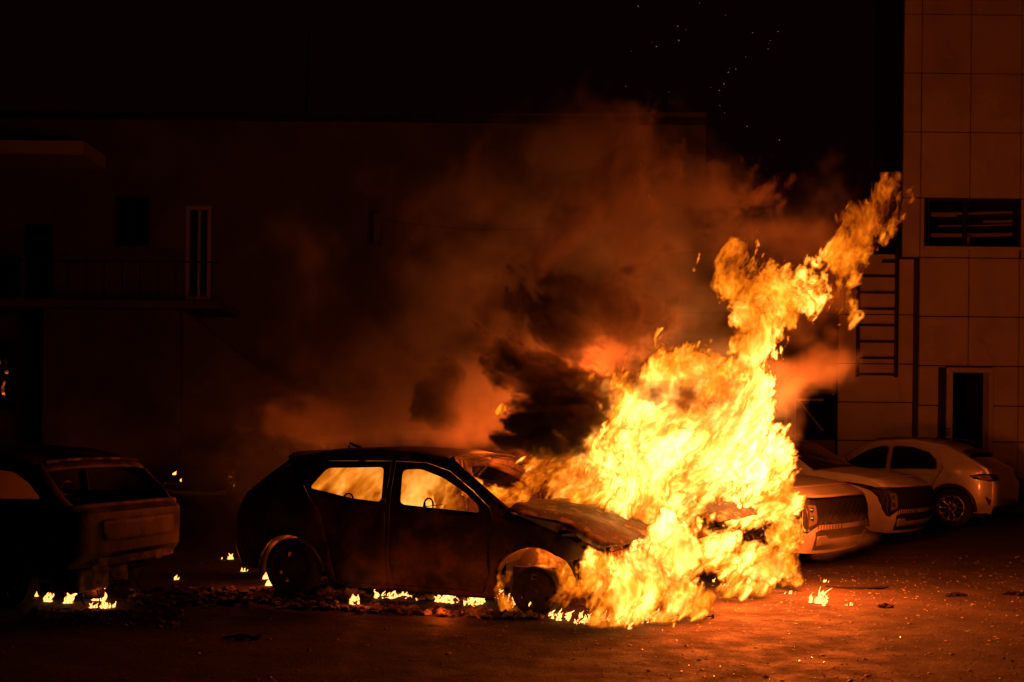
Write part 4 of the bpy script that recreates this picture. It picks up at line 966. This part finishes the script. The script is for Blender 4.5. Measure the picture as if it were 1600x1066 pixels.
blaze('under_car_fire', 'small flame under the left wreck, next to the brightest one', [(*G(112, 942), .06, .10, 9)], group=UG)
blaze('under_car_fire', 'tiny flame at the right rear corner of the left wreck', [(*G(279, 906), .025, .06, 5)])
blaze('distant_fire', 'small far flames on the dark car in the gloom', [(X(275, 23.0), 23.0, Z(742, 23, 275), .03, .09, 4), (X(284, 23), 23, Z(752, 23, 284), .03, .06, 3)])
# sparks high over the fire
mb = MB()
for _ in range(70):
    px, py = fg.uniform(930, 1220), fg.uniform(0, 330)
    if fg.random() < .4: px, py = fg.gauss(985, 30), fg.gauss(300, 50)
    D = fg.uniform(10.5, 13); p = P(px, py, D); r = fg.choice((.0025, .0035, .005)); a = Vector((fg.uniform(-1, 1), 0, fg.uniform(-1, 1))) * r
    mb.tube([p - a, p + a], r * .6, 4)
M['spark'] = mat('spark', (.1, .05, .02)); b_ = M['spark'].node_tree.nodes['Principled BSDF']; b_.inputs['Emission Color'].default_value = (1, .35, .15, 1); b_.inputs['Emission Strength'].default_value = .28; M['spark'].cycles.emission_sampling = 'NONE'
tag(mb.build('sparks', M['spark']), 'glowing sparks drifting up in the dark sky', kind='stuff')
# ------------------------------------------------------------------ the big fire
MAIN = [(885,662,11.05,34),(910,628,11.1,36),(868,725,10.98,34),(832,748,10.95,26),(835,960,9.95,22,14),(880,966,9.75,34,18),(930,970,9.65,36,20),(985,970,9.65,38,20),(1035,965,9.8,36,19),(1085,955,10.05,30,17),(1140,926,11.3,26,12),(1190,918,11.6,26,14),(1232,912,11.8,18,10),(860,940,9.9,26),(900,935,9.8,42),(960,932,9.7,48),(1010,928,9.8,50),(1060,932,10,38),(1095,938,10.3,26),
 (940,900,9.9,34),(1000,906,10,36),(1052,872,10.4,46),(1105,868,12.3,44),
 (1150,880,12.4,34),(1200,885,12.2,32),(1235,880,12.1,22),(1225,835,12.3,28),(1215,780,12.5,32),(1195,725,12.5,40),(1150,915,11.3,18),(1240,905,12,16),
 (1000,775,11.3,55),(800,775,11.0,22),(850,760,11.1,38),(890,740,11.2,54),(860,700,11.3,30),(895,690,11.3,40),(950,735,11.3,64),(1000,700,11.4,70),(1060,705,11.7,72),(1120,715,12.7,64),(1165,765,12.9,46),(1060,790,11.4,46),
 (930,655,11.3,40),(980,640,11.4,52),(1040,620,11.5,62),(1100,625,11.6,64),(1055,585,11.5,40),(1105,580,11.6,40),(1150,590,11.6,30),(1160,650,11.7,30),
 (1165,530,11.7,28),(1168,497,11.7,32),(1145,438,11.7,36),(1152,398,11.7,22,26),(1190,450,11.7,48),(1230,468,11.8,46),(1270,478,11.8,42),(1300,464,11.8,36),(1318,412,11.8,24,44),
 (1338,334,11.8,28,17),(1364,348,11.8,27,24),(1384,315,11.8,16,34),(1350,370,11.8,14,18),
 (783,640,11.0,13,11),(830,900,10.6,34),(800,930,10.45,26),(800,890,10.6,28),(850,880,10.55,30),(885,905,10.35,30),(740,762,11.05,20),(772,778,11.0,24),(820,770,11.0,28)]
COLD = [(1362,335,11.8,60,60,.32),(1170,530,11.6,40,36,.22),(1315,420,11.8,26,50,.12),(1130,600,11.2,60,30,.15),(930,640,11,40,30,.15),(1140,650,11.1,30,50,.40),(1095,748,10.9,50,14,.35),(1150,690,11.2,26,40,.35),(905,660,11.0,24,20,.25),(1185,610,11.5,16,40,.3),(960,610,11.1,40,12,.2),(1000,880,9.6,26,12,.25),(870,720,10.9,20,20,.25),(1160,520,11.5,30,16,.2),(1020,665,11.1,20,12,.25),(930,900,9.5,14,10,.25),(1085,860,10.0,40,16,.35)]
MAIN += [(836 + 52 * math.cos(math.radians(t)), 924 - 49 * math.sin(math.radians(t)), 10.22, 13, 13, .07) for t in range(-40, 236, 15)]
g = Grid((-.75, 9.1, -.02), (4.3, 13.3, 4.3), (.0135, .04, .0135))
B = g.body(blobs_px(MAIN)); B += .16 * sstep(3.05, 3.3, g.X) * sstep(2.55, 2.9, g.Z) * (B > -1)
U, V, W_ = warped(g, .016, amp=.15, stretch=.58)
n = samp(N1, U, V, W_)
c = .05; n2 = samp(N3, g.X / c, g.Y / c, g.Z / c * .8)
fine = samp(N4, U * 1.1 + 40, V * 1.1 + 9, W_ * 1.1)
hi_ = 1 + .9 * sstep(2.2, 3.0, g.Z)
q = B + 0.30 * n * hi_ + 0.12 * n2 + 0.12 * fine * hi_
edge = sstep(0.0, 0.26, q)
fil = samp(N4, U * .8 + 20, V * .8, W_ * .8 + 8)
rid = 1 - np.minimum(1, np.abs(fil) * 1.0)
heat = .44 + 0.30 * n + 0.36 * (rid - .45) + 0.27 * n2 + .07 * fine + .25 * np.clip(B - .3, 0, .6)
for (px, py, D, r, rz_, wt) in COLD:
    p = P(px, py, D); r = r * D / F; rz_ = rz_ * D / F
    d2 = ((g.X - p.x) / r) ** 2 + ((g.Y - p.y) / .45) ** 2 + ((g.Z - p.z) / rz_) ** 2
    heat -= wt * np.exp(-d2) * (1 + .4 * n)
heat += .10 * sstep(1.0, .5, g.Z) + .12 * sstep(.35, .1, g.Z)
heat = edge * np.clip(heat, 0.05, 1.4)
heat *= 1 - .24 * sstep(1.7, 3.0, g.Z)
heat[g.Z < 0.01] = 0
del U, V, W_, n, n2, q, fil, rid, fine
fire = empty('main_fire', (1.6, 11.2, 0)); tag(fire, 'towering yellow flames over the fronts of the burning cars, their tip curling right', 'fire')
core = volume_object('flame_core', g, heat, fire_material('fire', 12.0, 8.0), fire)
core['kind'] = 'stuff'; core.matrix_parent_inverse = Matrix.Translation(-fire.location)
print('fire grid', g.n)
# the flame's skin: a thin glowing sheet where the heat begins, from a coarser reading of the same fire
def skin_object(name, g, field, thr, mat, parent, st=3):
    f = field[::st, ::1, ::st]; g2 = Grid.__new__(Grid); g2.lo = g.lo; g2.hi = np.array([g.ax[i][::(st if i != 1 else 1)][-1] for i in range(3)]); g2.n = list(f.shape)
    o = volume_object(name, g2, f, mat, parent)
    nt = o.modifiers[0].node_group; N = nt.nodes; K = nt.links
    sm = [n for n in N if n.bl_idname == 'GeometryNodeSetMaterial'][0]; vc = [n for n in N if n.bl_idname == 'GeometryNodeVolumeCube'][0]
    vm_ = N.new('GeometryNodeVolumeToMesh'); vm_.inputs['Threshold'].default_value = thr; K.new(vc.outputs[0], vm_.inputs['Volume'])
    ss = N.new('GeometryNodeSetShadeSmooth'); K.new(vm_.outputs[0], ss.inputs[0]); K.new(ss.outputs[0], sm.inputs[0])
    dg = bpy.context.evaluated_depsgraph_get(); me = bpy.data.meshes.new_from_object(o.evaluated_get(dg)); old = o.data
    o.modifiers.clear(); o.data = me; bpy.data.meshes.remove(old); print(name, len(me.polygons)); return o
def sheet_material():
    m = bpy.data.materials.new('flame_sheet'); m.use_nodes = True; nt = m.node_tree; N = nt.nodes; K = nt.links; N.clear()
    out = N.new('ShaderNodeOutputMaterial'); em = N.new('ShaderNodeEmission'); tr = N.new('ShaderNodeBsdfTransparent'); ad = N.new('ShaderNodeAddShader')
    lw = N.new('ShaderNodeLayerWeight'); lw.inputs[0].default_value = .5; pw = N.new('ShaderNodeMath'); pw.operation = 'POWER'; pw.inputs[1].default_value = 2.0
    ml = N.new('ShaderNodeMath'); ml.operation = 'MULTIPLY'; ml.inputs[1].default_value = .16
    K.new(lw.outputs['Facing'], pw.inputs[0]); K.new(pw.outputs[0], ml.inputs[0]); K.new(ml.outputs[0], em.inputs[1]); em.inputs[0].default_value = (1, .22, .02, 1)
    K.new(tr.outputs[0], ad.inputs[0]); K.new(em.outputs[0], ad.inputs[1]); K.new(ad.outputs[0], out.inputs[0]); m.cycles.emission_sampling = 'NONE'; return m
M['sheet'] = sheet_material()
sk = skin_object('flame_sheet', g, heat, .25, M['sheet'], fire); sk.matrix_parent_inverse = Matrix.Translation(-fire.location)
del heat, B
# fire inside the hatchback, seen through its windows, with boot flames added to glow through the panel holes
CAB = [(470,752,11.6,26),(510,745,11.8,34),(550,748,11.7,34),(590,748,11.5,34),(635,752,11.3,34),(680,758,11.1,32),(720,775,10.9,28),(750,785,10.9,22),(560,790,11.6,30),(640,800,11.3,34),(700,800,11.1,30),
 (395,800,11.9,24),(395,840,11.9,22),(440,860,11.7,26),(480,730,11.9,22,14)]
g = Grid((-2.9, 10.2, .02), (-.1, 12.9, 1.5), (.02, .04, .02))
B = g.body(blobs_px(CAB, ymin=.28)); U, V, W_ = warped(g, .016, amp=.13, seed=31, stretch=.7, lean=.6)
n = samp(N1, U, V, W_); fil = samp(N1, U * 1.9 + 20, V * 1.9, W_ * 1.9 + 8); rid = 1 - np.minimum(1, np.abs(fil) * 1.1)
fil = samp(N4, U * .8 + 20, V * .8, W_ * .8 + 8); rid = 1 - np.minimum(1, np.abs(fil)); c = .05; n2 = samp(N3, g.X / c, g.Y / c + 30, g.Z / c)
heat = sstep(0, .2, B + .25 * n) * np.clip(.40 + .20 * n + .26 * (rid - .5) + .22 * n2 + .14 * (g.X + 1.6), .03, 1.1); heat *= np.clip(1.45 - .50 * g.Z, .4, 1.2)
# it stays inside the shell: nothing in front of the near side or above the roof
rz = R1; lx = (g.X - car1.root.location.x) * math.cos(-rz) - (g.Y - car1.root.location.y) * math.sin(-rz); ly = (g.X - car1.root.location.x) * math.sin(-rz) + (g.Y - car1.root.location.y) * math.cos(-rz)
heat *= sstep(-.30, -.08, ly + .45 * sstep(.8, .4, lx)) * sstep(1.42, 1.30, g.Z) * sstep(.05, .2, lx)
cf = empty('cabin_fire', (-1.5, 11.6, 0)); tag(cf, 'orange flames filling the cabin of the burning hatchback', 'fire')
core = volume_object('flame_core', g, heat, fire_material('cabin_fire', 10.0, 4.4), cf); core['kind'] = 'stuff'; core.matrix_parent_inverse = Matrix.Translation(-cf.location)
sk = skin_object('flame_sheet', g, heat, .10, M['sheet'], cf, 2); sk.matrix_parent_inverse = Matrix.Translation(-cf.location)
# crisp licks round the foot of the fire
sp = []
for (a_, b_, n_) in (((775, 945), (830, 966), 14), ((830, 966), (920, 982), 26), ((920, 982), (1010, 982), 26), ((1010, 982), (1105, 966), 22), ((1120, 930), (1250, 914), 26), ((1180, 925), (1215, 918), 8)):
    for k in range(n_):
        t = fg.random(); q_ = G(a_[0] + (b_[0] - a_[0]) * t, a_[1] - 13 + (b_[1] - a_[1]) * t + fg.gauss(0, 5)); sp.append((*q_, .05, fg.choice((.05, .07, .10)), 2))
lk = blaze('flame_tongues', '', sp, .4, fire); lk['kind'] = 'stuff'; lk.matrix_parent_inverse = Matrix.Translation(-fire.location)
# ------------------------------------------------------------------ the light the fire throws (lamps added inside and beside the flames)
def lamp(px, py, D, e, r=.10):
    l = bpy.data.lights.new('fire_light', 'POINT'); l.energy = e; l.color = (1, .115, .010); l.shadow_soft_size = r
    o = bpy.data.objects.new('fire_light', l); o.location = P(px, py, D); COL.objects.link(o)
lamp(1085, 905, 9.8, 90, .2); lamp(895, 620, 11.2, 620, .3); lamp(1262, 810, 11.8, 560, .2); lamp(362, 868, 11.9, 3, .04); lamp(690, 940, 10.05, 6, .1); lamp(560, 925, 10.5, 2.5, .08); lamp(940, 600, 12.5, 190, .3); lamp(1215, 560, 11.2, 330, .2); lamp(1270, 420, 11.5, 370, .15); lamp(770, 720, 12.1, 130, .3); lamp(1150, 900, 10.9, 90, .15)  # some stand clear of the flames, added to light the smoke and pale cars
lamp(560, 760, 11.9, 20); lamp(690, 780, 11.4, 20); lamp(448, 748, 11.95, 30, .05); lamp(420, 850, 11.8, 6); lamp(152, 925, 10.6, 2.5, .03)
def lamp_in_car(c, loc, e, r=.05):
    l = bpy.data.lights.new('fire_light', 'POINT'); l.energy = e; l.color = (1, .17, .012); l.shadow_soft_size = r
    o = bpy.data.objects.new('fire_light', l); o.location = Matrix.Rotation(c.root.rotation_euler.z, 3, 'Z') @ Vector(loc) + c.root.location; COL.objects.link(o)
lamp_in_car(car1, (3.335, -.56, .50), 14); lamp_in_car(car1, (.77, -.56, .50), 5)
# ------------------------------------------------------------------ smoke
def smoke_material(name, ext, alb_lo, alb_hi):
    m = bpy.data.materials.new(name); m.use_nodes = True; nt = m.node_tree; N = nt.nodes; K = nt.links; N.clear()
    out = N.new('ShaderNodeOutputMaterial'); at = N.new('ShaderNodeAttribute'); at.attribute_name = 'density'
    pv = N.new('ShaderNodeVolumePrincipled'); pv.inputs['Density Attribute'].default_value = ''; pv.inputs['Anisotropy'].default_value = .1
    cr = N.new('ShaderNodeValToRGB'); e = cr.color_ramp.elements; e[0].position = .1; e[0].color = (*alb_lo, 1); e[1].position = .7; e[1].color = (*alb_hi, 1)
    ml = N.new('ShaderNodeMath'); ml.operation = 'MULTIPLY'; ml.inputs[1].default_value = ext
    K.new(at.outputs['Fac'], cr.inputs[0]); K.new(cr.outputs[0], pv.inputs['Color']); K.new(at.outputs['Fac'], ml.inputs[0]); K.new(ml.outputs[0], pv.inputs['Density'])
    K.new(pv.outputs[0], out.inputs['Volume']); return m
# (px, py, D, r, [rz, ry], weight)
THIN = [(650,610,12.7,180,120,1.0,.16),(570,520,12.8,130,140,1.0,.10),(740,430,12.8,125,150,1.0,.13),(780,580,12.8,100,120,1,.14),(580,665,12.5,160,55,.8,.26),(480,685,12.6,70,34,.5,.16),
 (1000,330,13.2,200,90,.9,.06),(1160,330,13.2,190,110,1,.05),(900,430,13.1,180,170,1.0,.07),(1080,500,13.1,120,100,.8,.12),(1120,420,12.9,160,70,.8,.12),(930,190,13.2,70,44,.7,.12),
 (1230,535,12.3,76,32,.4,.34),(1278,510,12.3,38,38,.36,.30),(1300,470,12.3,16,40,.3,.2),(300,730,13.8,220,110,.7,.05),(1190,565,12.2,50,40,.4,.8),(1120,500,12.5,80,50,.5,.3),(1220,400,12.5,110,50,.6,.12),(1310,880,12.8,46,36,.3,.07),(1215,640,12.6,30,40,.3,.3),(850,640,12.2,90,70,.5,.14),(1010,480,12.6,140,60,.6,.12)]
DARK = [(760,700,10.75,26,20,.18,1.0),(735,708,10.8,16,11,.15,.9),(798,690,10.75,24,22,.18,.8),(782,658,10.85,26,20,.18,1.0),(826,650,10.85,18,16,.16,.8),(832,612,10.95,26,16,.18,.7),(862,606,10.9,18,15,.16,.5),(828,680,10.8,14,13,.14,.6),
 (900,550,11.3,80,30,.3,.55),(985,560,11.3,60,26,.3,.34),(830,520,11.4,56,14,.22,.35),(955,430,11.7,100,72,.5,.5),(880,345,11.8,46,70,.5,.3),(1040,440,11.8,60,46,.4,.36),(1010,300,12.2,130,70,.6,.12),(655,640,11.9,20,32,.25,.3),(675,600,11.9,14,22,.2,.2)]
def smoke_grid(name, label, L, lo, hi, vox, ext, alo, ahi, amp, seed, a=.35, k0=0.0, k1=.5):
    g = Grid(lo, hi, vox); out = np.zeros(g.X.shape, np.float32)
    c = .06
    wx = samp(N2, g.X / c + seed, g.Y / c, g.Z / c + 5); wy = samp(N2, g.X / c + 60, g.Y / c + seed, g.Z / c); wz = samp(N2, g.X / c + 30, g.Y / c + 80, g.Z / c + seed)
    c2 = .22; vx = samp(N3, g.X / c2 + seed, g.Y / c2, g.Z / c2 + 5); vz = samp(N3, g.X / c2 + 30, g.Y / c2 + 8, g.Z / c2 + seed)
    X2 = g.X + amp * wx + amp * 1.2 * vx; Y2 = g.Y + amp * wy; Z2 = g.Z + amp * wz + amp * 1.2 * vz
    n = samp(N1, X2 / .03, Y2 / .03, Z2 / .03)
    if vox[0] < .03: n = .85 * n + .35 * samp(N4, X2 / .022 + 9, Y2 / .022, Z2 / .022)
    for b in L:
        px, py, D, r, rz, ry, wt = b; p = P(px, py, D); r = r * D / F; rz = rz * D / F
        sl = [slice(max(0, int(np.searchsorted(g.ax[i], p[i] - q * 2.0 - .4))), int(np.searchsorted(g.ax[i], p[i] + q * 2.0 + .4)) + 1) for i, q in enumerate((r, ry, rz))]; sl = tuple(sl)
        if min(X2[sl].shape) == 0: continue
        d = np.sqrt(((X2[sl] - p.x) / r) ** 2 + ((Y2[sl] - p.y) / ry) ** 2 + ((Z2[sl] - p.z) / rz) ** 2)
        v = sstep(k0, k1 + .0 * d, 1.25 - d + a * n[sl]) * wt
        out[sl] = np.maximum(out[sl], v) + .25 * np.minimum(out[sl], v)
    out *= np.clip(1 + .45 * n, .15, 2.2); out[out < .004] = 0
    if not L is DARK: out *= 1 - sstep(1.5, 1.38, g.Z) * (g.Y < 13.0) * (g.X < .9)
    print(name, g.n)
    o = volume_object(name, g, out, smoke_material(name, ext, alo, ahi)); tag(o, label, kind='stuff'); return o
smoke_grid('smoke', 'dull orange smoke drifting up and across from the fire', THIN, (-5.5, 11.2, .05), (7.2, 15, 6.6), (.055, .075, .055), 3.6, (.8, .74, .68), (.7, .64, .58), .22, 9, .3, 0, .9)
smoke_grid('soot_cloud', 'black rolling soot clouds in front of the flames and above the roof', DARK, (-1.4, 9.9, .6), (3.2, 13.2, 5.0), (.022, .05, .022), 11.0, (.22, .19, .17), (.08, .07, .06), .19, 3, .62, .1, .5)
